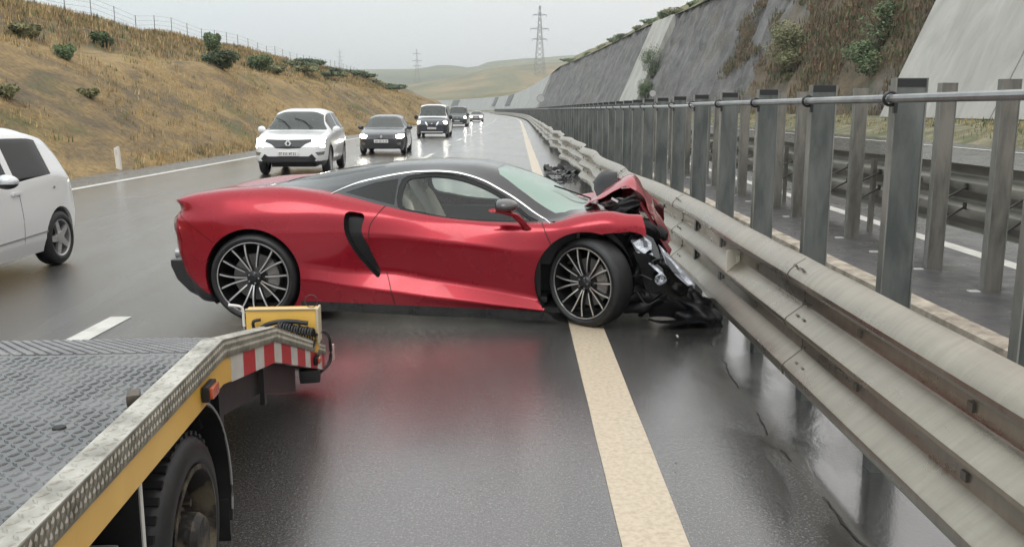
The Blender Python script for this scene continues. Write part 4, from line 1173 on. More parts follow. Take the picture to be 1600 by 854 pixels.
# grass land above the walls
def m_far(name, stops, sc=.02, fo=.06):
    m = mat(name, (.2, .2, .1), 1.0); t = NT(m); f = t.noise(t.coord((1, .5, 1)), sc, 6, .62, .8); g = t.noise(t.coord(), fo, 4)
    t.col(t.mix(t.rng(g, .42, .62, 0, .5), t.ramp(f, stops), (.07, .085, .05))); return m
CRM = m_far('bank_grass', [(.35, (.09, .10, .045)), (.5, (.17, .15, .07)), (.65, (.24, .19, .10))], .12, .3)
bm = bmesh.new(); G = []
ry = [-20 + i * 5 for i in range(76)] + [365 + i * 15 for i in range(36)]
for y in ry:
    x, _, z = wall_pt(y, 1, back=.25); row = []
    for d, dz in ((-.2, -.1), (1.2, .75), (4, 2.6), (9, 4.8), (18, 7.0), (45, 10), (120, 12), (400, 14)):
        k = 1 if y < 360 else .5
        nz = .9 * noise.noise(Vector((x * .08 + d * .1, y * .06, 4))) * min(1, d / 3)
        row.append(bm.verts.new((x + d, y, z + dz * k + nz)))
    G.append(row)
for i in range(len(G) - 1):
    for j in range(7): bm.faces.new((G[i][j], G[i + 1][j], G[i + 1][j + 1], G[i][j + 1]))
bmesh.ops.recalc_face_normals(bm, faces=bm.faces)
struct(finish(bm, 'embankment', CRM, None, 180))
# far hills: real relief 500-2600 m away
RP = [(200, 112), (400, 110), (516, 109), (610, 108), (656, 107.5), (672, 104), (690, 101.5), (712, 103), (731, 105.5), (750, 103), (766, 96), (790, 94), (812, 92), (850, 90), (884, 87), (940, 84), (1000, 82), (1200, 80)]
rp = hermite([a for a, b in RP], [b for a, b in RP])
def far_mesh(name, Ys, crest, ynear, yfar_y, m, seed, nz):
    bm = bmesh.new(); G = []
    for Y in Ys:
        t = (Y - Ys[0]) / (Ys[-1] - Ys[0]); row = []
        for i in range(61):
            px = 250 + i * 16
            yy_ = ynear(px) + (crest(px) - ynear(px)) * (1 - (1 - t) ** 1.6)
            P = px_at(px, yy_, Y); P.z += nz * t * (1 - t) * 4 * noise.noise(Vector((P.x * .006, P.y * .004, seed)))
            row.append(bm.verts.new(P))
        G.append(row)
    last = [bm.verts.new((v.co.x * 1.3, v.co.y + 900, -.3)) for v in G[-1]]; G.append(last)
    for i in range(len(G) - 1):
        for j in range(60): bm.faces.new((G[i][j], G[i + 1][j], G[i + 1][j + 1], G[i][j + 1]))
    bmesh.ops.recalc_face_normals(bm, faces=bm.faces); return struct(finish(bm, name, m, None, 180))
HM1 = m_far('far_field', [(.36, (.12, .12, .07)), (.5, (.20, .18, .10)), (.62, (.30, .215, .12)), (.72, (.19, .18, .09))], .012, .03)
HM2 = m_far('distant_hill', [(.36, (.09, .11, .06)), (.5, (.16, .165, .08)), (.66, (.22, .21, .11))], .006, .015)
far_mesh('hill', [1100 + i * 60 for i in range(16)], lambda p: rp(p), lambda p: 150, 0, HM2, 1, 6)
near_c = hermite([200, 560, 610, 650, 700, 740, 780, 830, 880, 920, 1200], [150, 146, 139, 131, 122, 113, 105, 100, 97, 95, 92])
far_mesh('hill', [720 + i * 26 for i in range(13)], lambda p: near_c(p), lambda p: 168, 0, HM1, 2, 3)
# pylons
def pylon(px, ytop, ybase, Y, label):
    B = px_at(px, ybase, Y); Tp = px_at(px, ytop, Y); h = Tp.z - B.z
    root = thing('pylon', label, 'pylon', tuple(B), R(8)); m = mat('pylon_steel', (.22, .23, .24), .6)
    r = h * .0045; bm = bmesh.new()
    wid = lambda t: h * (.085 * (1 - t) ** 1.3 + .012) / 2 * 1.6
    for sx_ in (-1, 1):
        for sy in (-1, 1):
            tube(bm, [(sx_ * wid(t), sy * wid(t), h * t) for t in [k / 8 for k in range(9)]], r, 4)
    n = 12
    for k in range(n):
        t0 = 1 - (1 - k / n) ** 1.0; t1 = (k + 1) / n; a, b = wid(t0), wid(t1)
        for s in (-1, 1):
            tube(bm, [(-a, s * a, h * t0), (b, s * b, h * t1)], r * .6, 3); tube(bm, [(a, s * a, h * t0), (-b, s * b, h * t1)], r * .6, 3)
            tube(bm, [(s * a, -a, h * t0), (s * b, b, h * t1)], r * .6, 3)
    finish(bm, 'lattice_tower', m, root)
    for t, wd in ((.87, .10), (.67, .135), (.52, .11)):
        bm = bmesh.new()
        for s in (-1, 1):
            tube(bm, [(0, 0, h * (t + .012)), (s * h * wd, 0, h * t)], r * .9, 4); tube(bm, [(0, 0, h * (t - .012)), (s * h * wd, 0, h * t)], r * .9, 4)
            tube(bm, [(s * h * wd, 0, h * t), (s * h * wd, 0, h * (t - .035))], r * .8, 4)
        finish(bm, 'cross_arm', m, root)
pylon(843, 9, 117, 900, 'tallest and nearest lattice power pylon, standing above the far retaining wall')
pylon(652, 77, 131, 1031, 'middle-sized power pylon on the far hill above the white-roofed van')
pylon(532, 77, 114, 1900, 'smallest, faintest power pylon on the skyline behind the left ridge')
# shrubs on the rock
for i, (px, py, Y, rx, rz_, lab) in enumerate([
    (1022, 100, 150, 3.2, 5.5, 'dark green bushes climbing beside the pale concrete strip'),
    (1012, 140, 150, 2.4, 3.0, 'low green bush at the foot of the pale concrete strip'),
    (1250, 60, 74, 2.6, 2.4, 'green bush growing out of the netted rock face'),
    (1385, 30, 56, 2.6, 2.6, 'green bush high on the rock beside the tall pale wall')]):
    # find wall surface
    best = None
    Yq = 46.0
    while Yq < 200:
        P = px_at(px, py, Yq); z = P.z; t = (z - wall_zb(Yq)) / wall_h(Yq); xs = 20 + cx(Yq) + SL * (z - wall_zb(Yq))
        if P.x >= xs: best = P; break
        Yq += .5
    P = best or px_at(px, py, Y)
    shrub('rock_shrub', lab, 'bush', tuple(P - Vector((.2, 0, rz_ * .55))), rx * .8, rz_ * .6, GREEN if i != 2 else OLIVE, 80 + i, 6000, leaf=.09, zlo=-1.2)
rnd = random.Random(8)
for i, (px, py) in enumerate([(885, 96), (905, 92), (925, 84), (948, 76), (962, 70), (985, 60), (1004, 50), (1022, 44), (1040, 40), (1062, 30), (1082, 18), (1100, 8), (1120, 2)]):
    Yq = 90 + (1130 - px) * 1.0
    for Yq in [60 + k * 2 for k in range(170)]:
        P = px_at(px, py, Yq); x, _, z = wall_pt(Yq, 1)
        if P.x < x + 2.2 and P.x > x - .8 and Yq > 100: break
    else: continue
    x, _, z = wall_pt(Yq, 1)
    shrub('bank_shrub', ORD[i] + ' bush, counted from the ' + ('far end' if True else '') + ', in the row on top of the rock face', 'bush', (x + 1.0 + rnd.uniform(0, 2), Yq, z + .2), (1.0 + Yq / 160) * rnd.uniform(.7, 1.7), (.4 + Yq / 520) * rnd.uniform(.6, 1.3), OLIVE if i % 2 else GREEN, 90 + i % 3, 1400, 'bushes on top of the rock face', leaf=.08 + Yq / 1500)

# ------------------------------------------------------------------ guardrails and fences
RP_ = [(1.625, .835), (1.61, .833), (1.56, .803), (1.523, .766), (1.512, .745), (1.511, .728), (1.520, .712), (1.606, .665), (1.617, .655), (1.620, .645), (1.620, .585), (1.617, .575), (1.608, .566), (1.522, .500), (1.512, .488), (1.511, .472), (1.520, .458), (1.608, .412), (1.618, .402), (1.621, .392), (1.621, .322), (1.618, .312), (1.608, .304), (1.526, .236), (1.514, .222), (1.511, .206), (1.515, .178), (1.523, .168)]
def shift(y):
    """lateral displacement of the near rail: pushed and rippled behind the crash"""
    if y < 7.6: s = 0
    else: s = 0
    k = max(0, min(1, (y - 9) / 3)) * max(0, 1 - (y - 60) / 60)
    s += -.05 * k + .055 * k * math.sin(y * .62) * max(0, min(1, (y - 14) / 6)) + .03 * k * math.sin(y * 1.5)
    if 6.2 < y < 9.4: s += .03 * math.sin((y - 6.2) / 3.2 * math.pi) ** 2
    return s
def rail_section(parent, y0, y1, prof, back=False, m=RAIL, overlap=.16, near=False, sh=shift, mirror=None):
    bm = bmesh.new(); n = max(2, int((y1 - y0) / (.12 if y0 < 14 else .5 if y0 < 60 else 2)))
    prev = None; th = .004
    for i in range(n + 2):
        y = y0 + (y1 - y0 + overlap) * i / (n + 1)
        lift = .0035 if y > y1 else 0   # lapped end sits under the next
        ring = []
        for x, z in prof:
            xx = x if mirror is None else mirror - (x - 1.512)
            wz = .02 * math.sin(y * .8) * (1 if 12 < y < 60 else 0)
            ring.append(bm.verts.new((xx + cx(y) + sh(y) + (lift if mirror is None else -lift), y, z + wz)))
        if prev:
            for j in range(len(prof) - 1): bm.faces.new((prev[j], prev[j + 1], ring[j + 1], ring[j]))
        prev = ring
    bm.normal_update()
    bmesh.ops.solidify(bm, geom=bm.faces[:], thickness=th)
    return finish(bm, 'rail_section', m, parent, 24)
gr = thing('guardrail', 'long three-wave steel guardrail beside the solid line, bent where the red car hit it', 'guardrail')
joints = [-3.0, 1.0, 4.93, 8.75]
while joints[-1] < 330: joints.append(joints[-1] + (4.0 if joints[-1] < 120 else 12.0))
def pp(m_prof, y): return m_prof
bolt = mat('bolt_steel', (.18, .16, .14), .45, .6)
for a, b in zip(joints, joints[1:]):
    sec = rail_section(gr, a, b, RP_)
    if a < 70:
        bm = bmesh.new()
        if a < 20:      # dark lap edge
            ring = [(x - .0045, a + .001, z) for x, z in RP_]
            tube(bm, [(x + cx(a) + shift(a), y, z) for x, y, z in ring], .0032, 5)
        finish(bm, 'lap_edge', bolt, sec, 30) if a < 20 else bm.free()
        for (x, z, dy, rt_) in ((1.545, .803, -.16, .5), (1.545, .803, -.05, .5), (1.56, .530, -.20, .7), (1.56, .530, -.09, .7), (1.565, .262, -.22, .7), (1.565, .262, -.11, .7), (1.607, .59, -.05, 0), (1.612, .34, -.05, 0)):
            bm = bmesh.new(); s_ = 1 if a < 20 else 1.6
            box(bm, (x - .008 + shift(a) + cx(a), a + dy, z), (.016, .030 * s_, .013 * s_), rot=Matrix.Rotation(rt_, 3, 'Y')); finish(bm, 'bolt', bolt, sec, 30)
        if a < 44:
            for dy in (1.0, 2.05, 3.1):
                for z in (.615, .355):
                    bm = bmesh.new(); box(bm, (1.612 + shift(a + dy), a + dy, z), (.014, .04, .035)); finish(bm, 'bolt', bolt, sec, 30)
def sigma_post(parent, x, y, h, m=POST, name='post', wd=.07, dp=.10):
    bm = bmesh.new()
    prism(bm, [(x, y - dp / 2), (x + wd, y - dp / 2), (x + wd, y - dp / 2 + .006), (x + .006, y - dp / 2 + .006), (x + .006, y + dp / 2 - .006), (x + wd, y + dp / 2 - .006), (x + wd, y + dp / 2), (x, y + dp / 2)], 'Z', -.1, h)
    return finish(bm, name, m, parent, 30)
ps = 3.95 - 1.02; n_ = 0; y = ps
rest = bmesh.new()
while y < 300:
    if n_ < 90: 
        p = sigma_post(gr, 1.635 + cx(y), y, .76)
        if y < 20:
            for z in (.615, .355):
                bm = bmesh.new(); box(bm, (1.632, y, z), (.018, .075, .12)); bevel_all(bm, .004); finish(bm, 'spacer', POST, p)
    else: prism(rest, [(1.635 + cx(y), y - .05), (1.70 + cx(y), y - .05), (1.70 + cx(y), y + .05), (1.635 + cx(y), y + .05)], 'Z', -.1, .76)
    n_ += 1; y += 1.04 if y < 60 else 2.08
o = finish(rest, 'posts_far', POST, gr); o.name = 'far_posts'; o['kind'] = 'stuff'
# reflector plate in the upper wave
bm = bmesh.new(); P0 = Vector((1.52, 6.15, .60))
a_ = [(1.50, 5.86, .655), (1.50, 5.86, .49), (1.615, 6.06, .53), (1.615, 6.06, .655)]
box(bm, (1.562, 6.40, .572), (.108, .006, .165), rot=Matrix.Rotation(.25, 3, 'Z')); box(bm, (1.60, 6.45, .572), (.03, .10, .09)); bevel_all(bm, .003)
finish(bm, 'reflector', mat('reflector_white', (.62, .58, .50), .45), gr)
EDGE = m_noisy('post_edge_lit', (.17, .17, .155), (.31, .305, .28), 6, .4, .4, bump=0, stretch=(1, 1, .4))  # paler zinc paints in the light caught by the post flanges
# posts fence in front (near row)
def c_post(parent, x, y, h, wd=.19, dp=.085, m=POST, th=.007, z0=-.1):
    bm = bmesh.new()
    prism(bm, [(x, y - dp / 2), (x + wd, y - dp / 2), (x + wd, y + dp / 2), (x + wd - th, y + dp / 2), (x + wd - th, y - dp / 2 + th), (x + th, y - dp / 2 + th), (x + th, y + dp / 2), (x, y + dp / 2)], 'Z', z0, h)
    o = finish(bm, 'post', m, parent, 30)
    if z0 < 0:
        bm = bmesh.new()
        for xa in (x - .002, x + wd - .006): box(bm, (xa + .004, y - .002, (h - .1) / 2), (.008, dp + .008, h + .1))
        me = bpy.data.meshes.new('t'); bm.to_mesh(me); bm.free(); b2 = bmesh.new(); b2.from_mesh(o.data); n0 = len(b2.faces); b2.from_mesh(me)
        b2.faces.ensure_lookup_table()
        for f in b2.faces[n0:]: f.material_index = 1
        b2.to_mesh(o.data); b2.free(); o.data.materials.append(EDGE)
    return o
f1 = thing('post_fence', 'row of tall grey steel channel posts with a top pipe, nearest behind the guardrail', 'fence')
y = 3.66; n_ = 0; rest = bmesh.new(); HN = 1.82
while y < 320:
    x = 2.085 + cx(y)
    if n_ < 95:
        p = c_post(f1, x, y, HN, .175, .064)
        bm = bmesh.new(); box(bm, (x + .087, y - .033, HN - .026), (.156, .006, .044));  # dark plate painted in as the shade inside the open channel top
        finish(bm, 'post_top_shade', mat('top_shade_dark', (.02, .02, .022), .5), p)
        if y < 60:
            bm = bmesh.new(); ring = [(x - .022, y - .03 + .0, 1.705)]
            pts = [(x - .028 + .036 * math.cos(a), y - .04, 1.708 + .036 * math.sin(a)) for a in [2 * math.pi * k / 20 for k in range(20)]]
            tube(bm, pts, .009, 6, closed=True); box(bm, (x - .0, y - .045, 1.66), (.02, .02, .06)); finish(bm, 'pipe_clamp', mat('clamp_dark', (.05, .052, .055), .4, .6), p)
    else: prism(rest, [(x, y - .04), (x + .19, y - .04), (x + .19, y + .04), (x, y + .04)], 'Z', -.1, HN)
    n_ += 1; y += 1.425
o = finish(rest, 'far_posts', POST, f1); o['kind'] = 'stuff'
yp = [-2, 3, 10.2]
def pipe(parent, x, z, ys_, r, m):
    bm = bmesh.new(); tube(bm, [(x + cx(y), y, z) for y in ys_], r, 10); return finish(bm, 'top_pipe', m, parent)
PIPE = m_noisy('pipe_zinc', (.20, .205, .205), (.30, .305, .30), 6, .32, .5, bump=.05)
pipe(f1, 2.057, 1.708, [-2, 0, 2.5, 5, 7.5, 10.6], .024, PIPE)
pipe(f1, 2.057, 1.690, [10.7, 14, 20, 40, 80, 112] + [112 + 14 * k for k in range(1, 15)], .021, mat('pale_pipe', (.36, .37, .37), .3, .5))
# second row
f2 = thing('inner_post_fence', 'thinner second row of pale steel posts braced to the rail of the opposite road', 'fence')
y = 7.0; n_ = 0; rest = bmesh.new()
BR = mat('brace_steel', (.06, .055, .05), .45, .5)
while y < 260:
    x = 4.30 + cx(y)
    if n_ < 95:
        p = c_post(f2, x, y, 1.915, .165, .08, POST2)
        if y < 30:
            bm = bmesh.new()
            for z0, z1 in ((.70, .83), (.47, .62)):
                tube(bm, [(x + .10, y + .02, z0), (4.88, y + .40, z1)], .011, 6); box(bm, (x + .14, y + .03, z0 - .01), (.03, .03, .06)); box(bm, (4.86, y + .39, z1), (.02, .05, .07))
            finish(bm, 'brace', BR, p)
            bm = bmesh.new(); box(bm, (x - .09, y - .05, .004), (.10, .07, .012)); bevel_all(bm, .003); finish(bm, 'foot_plate', mat('foot_zinc', (.6, .6, .58), .35, .5), p)
    else: prism(rest, [(x, y - .04), (x + .165, y - .04), (x + .165, y + .04), (x, y + .04)], 'Z', -.1, 1.915)
    n_ += 1; y += 1.17
o = finish(rest, 'far_posts', POST2, f2); o['kind'] = 'stuff'
pipe(f2, 4.27, 1.80, [6, 20, 60, 112] + [112 + 14 * k for k in range(1, 11)], .018, PIPE)
g2 = thing('opposite_guardrail', 'dark back of the steel guardrail along the opposite carriageway', 'guardrail')
P2 = [(x, .33 + (z - .165) * 1.10) for x, z in RP_]
jj = 4.0
while jj < 260:
    st_ = 4.0 if jj < 100 else 16
    rail_section(g2, jj, jj + st_, P2, m=RAIL_BACK, sh=lambda y: 0, mirror=5.0); jj += st_
y = 6.2; n_ = 0
while y < 150 and n_ < 95:
    sigma_post(g2, 4.80 + cx(y), y, 1.0, POST2, wd=.05, dp=.09); n_ += 1; y += 2.0
# road signs (seen from behind / side) on the far side
def sign(px, py, Y, r, face, label):
    P = px_at(px, py, Y); root = thing('road_sign', label, 'road sign', (P.x, P.y, 0 if P.x < 16 else .6), 0)
    h = P.z - root.location.z
    bm = bmesh.new(); tube(bm, [(0, .05, 0), (0, .05, h + r * .6)], .04, 8); finish(bm, 'pole', mat('sign_pole', (.3, .3, .3), .5, .6), root)
    bm = bmesh.new(); lathe(bm, [(.02, 0), (.02, r), (-.0, r), (-.0, r * .86)], 28, c=(0, 0, h), mi=0); lathe(bm, [(-.001, r * .88), (-.001, 0)], 28, c=(0, 0, h), mi=1)
    d = finish(bm, 'sign_disc', [mat('sign_edge', face, .5), mat('sign_face', (.45, .45, .44), .5)], root, 30)
sign(845, 154, 262, 1.15, (.22, .21, .21), 'far round road sign standing before the pale end wall')
sign(1020, 146, 110, .42, (.40, .40, .40), 'small round road sign showing just above the post fence')
# delineator
root = thing('delineator_post', 'slim white roadside marker post at the foot of the left slope', 'marker post', (-10.97, 24.76, 0))
bm = bmesh.new(); prism(bm, [(-.06, -.05), (.06, -.05), (.075, .02), (0, .075), (-.075, .02)], 'Z', -.02, .66); 
for v in bm.verts:
    if v.co.z > .5 and v.co.x < 0: v.co.z -= .05
bmesh.ops.rotate(bm, verts=bm.verts, cent=(0, 0, 0), matrix=Matrix.Rotation(R(-3), 3, 'Y'))
finish(bm, 'post', mat('marker_white', (.72, .70, .66), .5), root, 30)
bm = bmesh.new(); box(bm, (.0, -.053, .50), (.05, .006, .12)); bmesh.ops.rotate(bm, verts=bm.verts, cent=(0, 0, 0), matrix=Matrix.Rotation(R(-3), 3, 'Y')); finish(bm, 'reflector', mat('marker_reflector', (.6, .58, .52), .4), root)
# ------------------------------------------------------------------ traffic
LAMP = mat('headlamp_lit', (1, 1, 1), .2, emit=(1.0, .96, .86), es=14)
LAMPB = mat('headlamp_bright', (1, 1, 1), .2, emit=(1.0, .93, .78), es=30)
def carpaint(n, c): return mat(n, c, .3, 0.0, coat=1, coatr=.06)
def build_car(name, label, cat, loc, heading, sp):
    root = thing(name, label, cat, loc, heading)
    Ln, W = sp['L'], sp['W'] / 2
    top = hermite(*zip(*sp['top'])); belt = hermite(*zip(*sp['belt'])); plan = hermite(*zip(*sp['plan'])); zs = sp.get('zs', .2)
    us_ = sorted(set([0, .06, .18, .4] + [a for a, _ in sp['top']] + [Ln - .45, Ln - .22, Ln - .08, Ln])); us_ = [u for i, u in enumerate(us_) if i == 0 or u - us_[i - 1] > .03]
    secs = []
    tum = sp.get('tumble', .22)
    for u in us_:
        zt = top(u); zb = min(belt(u), zt - .05); w_ = W * plan(u); c = max(0, min(1, (zt - zb - .08) / .35)); e = max(0, .2 - min(u, Ln - u)) / .2
        s0 = zs + .10 * e
        secs.append([(w_ * .92, s0), (w_ * .985, s0 + .14), (w_, max(s0 + .2, .62 * zb)), (w_ * .96, zb), (w_ * (.90 - tum * c), zt - .025 - .05 * c), (w_ * .45, zt - .008), (0, zt)])
    cant = hermite(us_, [s[4][1] for s in secs]); cantw = hermite(us_, [s[4][0] for s in secs])
    S = Shell(us_, secs, 5, (1, 3, 4), .06, cap0=True, cap1=True)
    body_m = sp['paint']; side = lambda f: f[S.row] <= 2; row3 = lambda f: f[S.row] == 3
    uc, ur = sp['cowl'], sp['roof0']
    front = lambda f: f.normal.x > .12 and f.calc_center_median().x > Ln - .75
    for (u0, u1) in sp['wins']:
        n = 10; A = [(u0 + (u1 - u0) * i / n, belt(u0 + (u1 - u0) * i / n) + .035) for i in range(n + 1)]
        B = [(u0 + (u1 - u0) * i / n + (sp.get('lean', 0) if i < 2 else 0), max(cant(u0 + (u1 - u0) * i / n) - .045, belt(u0 + (u1 - u0) * i / n) + .04)) for i in range(n + 1)]
        S.cut('side_window', A + B[::-1], (0, 2), row3)
    m = sp.get('wsin', .04)
    P = [(uc - .02, -.02), (uc - .03, W * .45), (uc - .07, W * .80), (uc - .10, W * .86), (ur + .10, cantw(ur) - .0 * m), (ur + .06, cantw(ur) * .6), (ur + .05, -.02)]
    S.cut('windscreen', P, (0, 1), lambda f: f[S.row] >= 4 and f.normal.z > .1)
    S.cut('hole', circ(sp['ra'], sp['wr'], sp['wr'] + .045, 28), (0, 2), side)
    S.cut('hole', circ(sp['fa'], sp['wr'], sp['wr'] + .045, 28), (0, 2), side)
    if sp.get('clad'):
        S.cut('cladding', circ(sp['ra'], sp['wr'], sp['wr'] + .10, 28), (0, 2), side, over=('body',)); S.cut('cladding', circ(sp['fa'], sp['wr'], sp['wr'] + .10, 28), (0, 2), side, over=('body',))
        S.setcat('cladding', lambda f, n: n == 'body' and f.calc_center_median().z < zs + .12 and f[S.row] <= 1)
    for nm, poly in sp['front']: S.cut(nm, poly, (1, 2), front)
    if sp.get('rooflt'):
        S.setcat('roof', lambda f, n: n == 'body' and f[S.row] >= 3 and ur - 9 < f.calc_center_median().x < uc and f.calc_center_median().z > belt(f.calc_center_median().x) + .02)
        S.setcat('side', lambda f, n: n == 'body' and f.calc_center_median().x < Ln - .75 and sp.get('sidelt'))
    S.emit(['body', 'side'], 'body', [body_m, MATS.get('van_white', body_m)], root, rim=.03)
    S.emit(['roof'], 'roof', MATS.get('van_white', body_m), root) if sp.get('rooflt') else None
    S.emit(['cladding'], 'cladding', PLASTIC, root, rim=.03) if sp.get('clad') else None
    S.emit(['side_window'], 'side_window', sp.get('gl', TGL), root, join=False, inset=.004)
    S.emit(['windscreen'], 'windscreen', sp.get('ws', WGL), root, inset=.004)
    mats_ = {'grille': sp.get('grille_m', GRILLE), 'lower_grille': PLASTIC, 'headlight': sp.get('lamp', LAMP), 'fog_light': GREYL, 'daylight': LAMP, 'chrome_bar': CHROME, 'bumper_bar': sp.get('bar_m', GREYL), 'fascia': PLASTIC}
    seen = []
    for nm, _ in sp['front']:
        if nm in seen: continue
        seen.append(nm); S.emit([nm], nm, mats_[nm], root, join=nm not in ('headlight', 'fog_light', 'daylight'), inset=-.002)
    for ax_, k in ((sp['ra'], 0), (sp['fa'], 1)):
        for sd_ in (-1, 1): make_wheel(root, ax_, sd_ * (W - .015), sp['wr'], sp['wr'], sp['wr'] - .095, .21, sp.get('rim', 'five'), sd_)
    bm = bmesh.new(); box(bm, (Ln / 2, 0, zs + .12), (Ln * .86, W * 1.5, .14)); 
    for ax_ in (sp['ra'], sp['fa']): box(bm, (ax_, 0, .45), (.8, W * 1.2, .5))
    finish(bm, 'underbody', BLACKM, root)
    # cabin
    bm = bmesh.new(); zc = belt(Ln * .5)
    box(bm, (uc - .35, 0, zc - .05), (.5, W * 1.6, .14)); finish(bm, 'dashboard', BLACKM, root)
    for y in (-.36, .36):
        bm = bmesh.new(); box(bm, (uc - 1.25, y, zc - .02), (.14, .46, .62)); box(bm, (uc - 1.28, y, zc + .36), (.09, .26, .17)); bevel_all(bm, .03, 2); finish(bm, 'seat', mat('seat_dark', (.03, .03, .032), .7), root)
    for sd_ in ((-1, 1) if sp.get('mh', 1) > .03 else ()):
        bm = bmesh.new(); bmesh.ops.create_uvsphere(bm, u_segments=14, v_segments=8, radius=1)
        for v in bm.verts: v.co = Vector((v.co.x * .08 + uc - .42, sd_ * (W * 1.07 + v.co.y * .11), v.co.z * sp.get('mh', .085) + belt(uc - .5) + .08))
        box(bm, (uc - .40, sd_ * W * .97, belt(uc - .5) + .03), (.06, .12, .04)); finish(bm, 'wing_mirror', sp.get('mirror', body_m), root, 50)
    # plate and badge sit on the nose
    def nose(z, y=0):
        h = S.bvh.ray_cast(Vector((Ln + 2, abs(y) + .001, z)), Vector((-1, 0, 0))); return h[0].x if h[0] else Ln
    pz = sp.get('plate', .5); bm = bmesh.new(); box(bm, (nose(pz) + .025, 0, pz), (.02, .52, .115)); bevel_all(bm, .006); pl_ = finish(bm, 'number_plate', mat('plate_white', (.72, .72, .70), .4), root)
    bm = bmesh.new(); rr = random.Random(sp['L'] * 10); y = -.21
    while y < .21:
        h_ = .07; k = rr.random()
        box(bm, (nose(pz) + .0365, y, pz), (.003, .014, h_)); 
        if k < .5: box(bm, (nose(pz) + .0365, y + .016, pz + rr.choice((-.03, 0, .03))), (.003, .02, .013))
        y += rr.choice((.042, .042, .06))
    finish(bm, 'plate_digits', BLACKM, pl_)
    bz = sp.get('badge', .78); bx = nose(bz) + .02; bm = bmesh.new()
    if sp.get('diamond'):
        k = sp['diamond']
        def dia(a, b): return [(a, 0), (0, b), (-a, 0), (0, -b)]
        o_ = dia(.085 * k, .12 * k); i_ = dia(.04 * k, .06 * k)
        A = [bm.verts.new((bx + .02, p[0], bz + p[1])) for p in o_]; B = [bm.verts.new((bx + .02, p[0], bz + p[1])) for p in i_]; Cc = [bm.verts.new((bx - .02, p[0], bz + p[1])) for p in o_]; D = [bm.verts.new((bx - .02, p[0], bz + p[1])) for p in i_]
        for q in range(4):
            r_ = (q + 1) % 4; bm.faces.new((A[q], A[r_], B[r_], B[q])); bm.faces.new((A[q], Cc[q], Cc[r_], A[r_])); bm.faces.new((B[q], B[r_], D[r_], D[q]))
        bmesh.ops.recalc_face_normals(bm, faces=bm.faces)
    else: lathe(bm, [(bx - .02, .05), (bx + .012, .05), (bx + .016, 0)], 20, 'X', c=(0, 0, bz))
    finish(bm, 'badge', mat('badge_silver', (.85, .85, .86), .3, .5), root, 20)
    if sp.get('wipers'):
        bm = bmesh.new()
        for y0, y1 in ((.52, -.10), (-.05, -.58)):
            z0 = top(uc - .06); tube(bm, [(uc - .05, y0 - .1, top(uc - .05) + .03), (uc - .30, (y0 + y1) / 2 - .05, top(uc - .30) + .02), (uc - .40, y1, top(uc - .42) + .01)], .012, 5)
        finish(bm, 'wiper', BLACKM, root)
    if sp.get('extra'): sp['extra'](root, S, belt, top)
    return root
TGL = glass('tinted_glass', (.14, .16, .16), .01); WGL = glass('rainy_windscreen', (.20, .23, .23), .11, .08)
GRILLE = m_noisy('grille_black', (.02, .02, .022), (.05, .05, .052), 60, .35, bump=0); GREYL = mat('lamp_grey', (.25, .26, .27), .2, .5)
mat('van_white', (.72, .73, .73), .3, coat=1)
WHITE = carpaint('white_paint', (.78, .79, .79)); NAVY = carpaint('black_car_paint', (.022, .022, .028)); DK2 = carpaint('dark_van_paint', (.02, .026, .038)); GRN = carpaint('dark_green_paint', (.03, .045, .045)); PINK = carpaint('greyish_paint', (.30, .26, .26))
def suv_extra(root, S, belt, top):
    for sd_ in (-1, 1):
        bm = bmesh.new(); tube(bm, [(1.0, sd_ * .62, 1.66), (1.3, sd_ * .63, 1.70), (2.6, sd_ * .62, 1.70), (2.9, sd_ * .60, 1.655)], .018, 6); finish(bm, 'roof_rail', GREYL, root)
    bm = bmesh.new(); box(bm, (4.56, 0, .31), (.12, 1.05, .06)); bevel_all(bm, .015); finish(bm, 'skid_plate', GREYL, root)
suv = dict(L=4.67, W=1.84, paint=WHITE, zs=.27, wr=.355, ra=.93, fa=3.635, cowl=3.42, roof0=2.62,
    top=[(0, .98), (.06, 1.04), (.16, 1.15), (.34, 1.40), (.62, 1.58), (1.1, 1.655), (1.8, 1.68), (2.45, 1.645), (2.66, 1.60), (3.05, 1.38), (3.42, 1.12), (3.8, 1.075), (4.25, 1.01), (4.52, .93), (4.62, .86), (4.67, .76)],
    belt=[(0, .90), (.3, 1.10), (1.2, 1.10), (2.6, 1.06), (3.42, 1.01), (4.2, .92), (4.55, .84), (4.67, .72)],
    plan=[(0, .80), (.15, .90), (.5, .97), (1.2, 1.0), (3.6, 1.0), (4.2, .965), (4.45, .91), (4.6, .82), (4.67, .74)],
    wins=[(.55, .92), (1.0, 1.75), (1.83, 2.95)], clad=True, rim='ten', plate=.565, badge=.815, diamond=.95, wipers=True, mh=.095,
    front=[('grille', [(-.02, .90), (.30, .905), (.56, .915), (.58, .865), (.42, .80), (.30, .70), (-.02, .685)]),
           ('headlight', [(.57, .925), (.86, .95), (.92, .90), (.86, .82), (.70, .83), (.59, .86)]),
           ('daylight', [(.60, .77), (.70, .79), (.82, .815), (.86, .75), (.84, .70), (.78, .71), (.75, .755), (.60, .735)]),
           ('lower_grille', [(-.02, .50), (.50, .50), (.58, .56), (.68, .44), (.62, .37), (-.02, .37)]),
           ('fog_light', [(.66, .60), (.86, .61), (.84, .53), (.72, .52)])])
TH = R(-90)
build_car('white_suv', 'white crossover with a diamond badge, first of the oncoming cars with lights on', 'car', (-5.98, 27.1, 0), R(-90 + 3.5), suv)
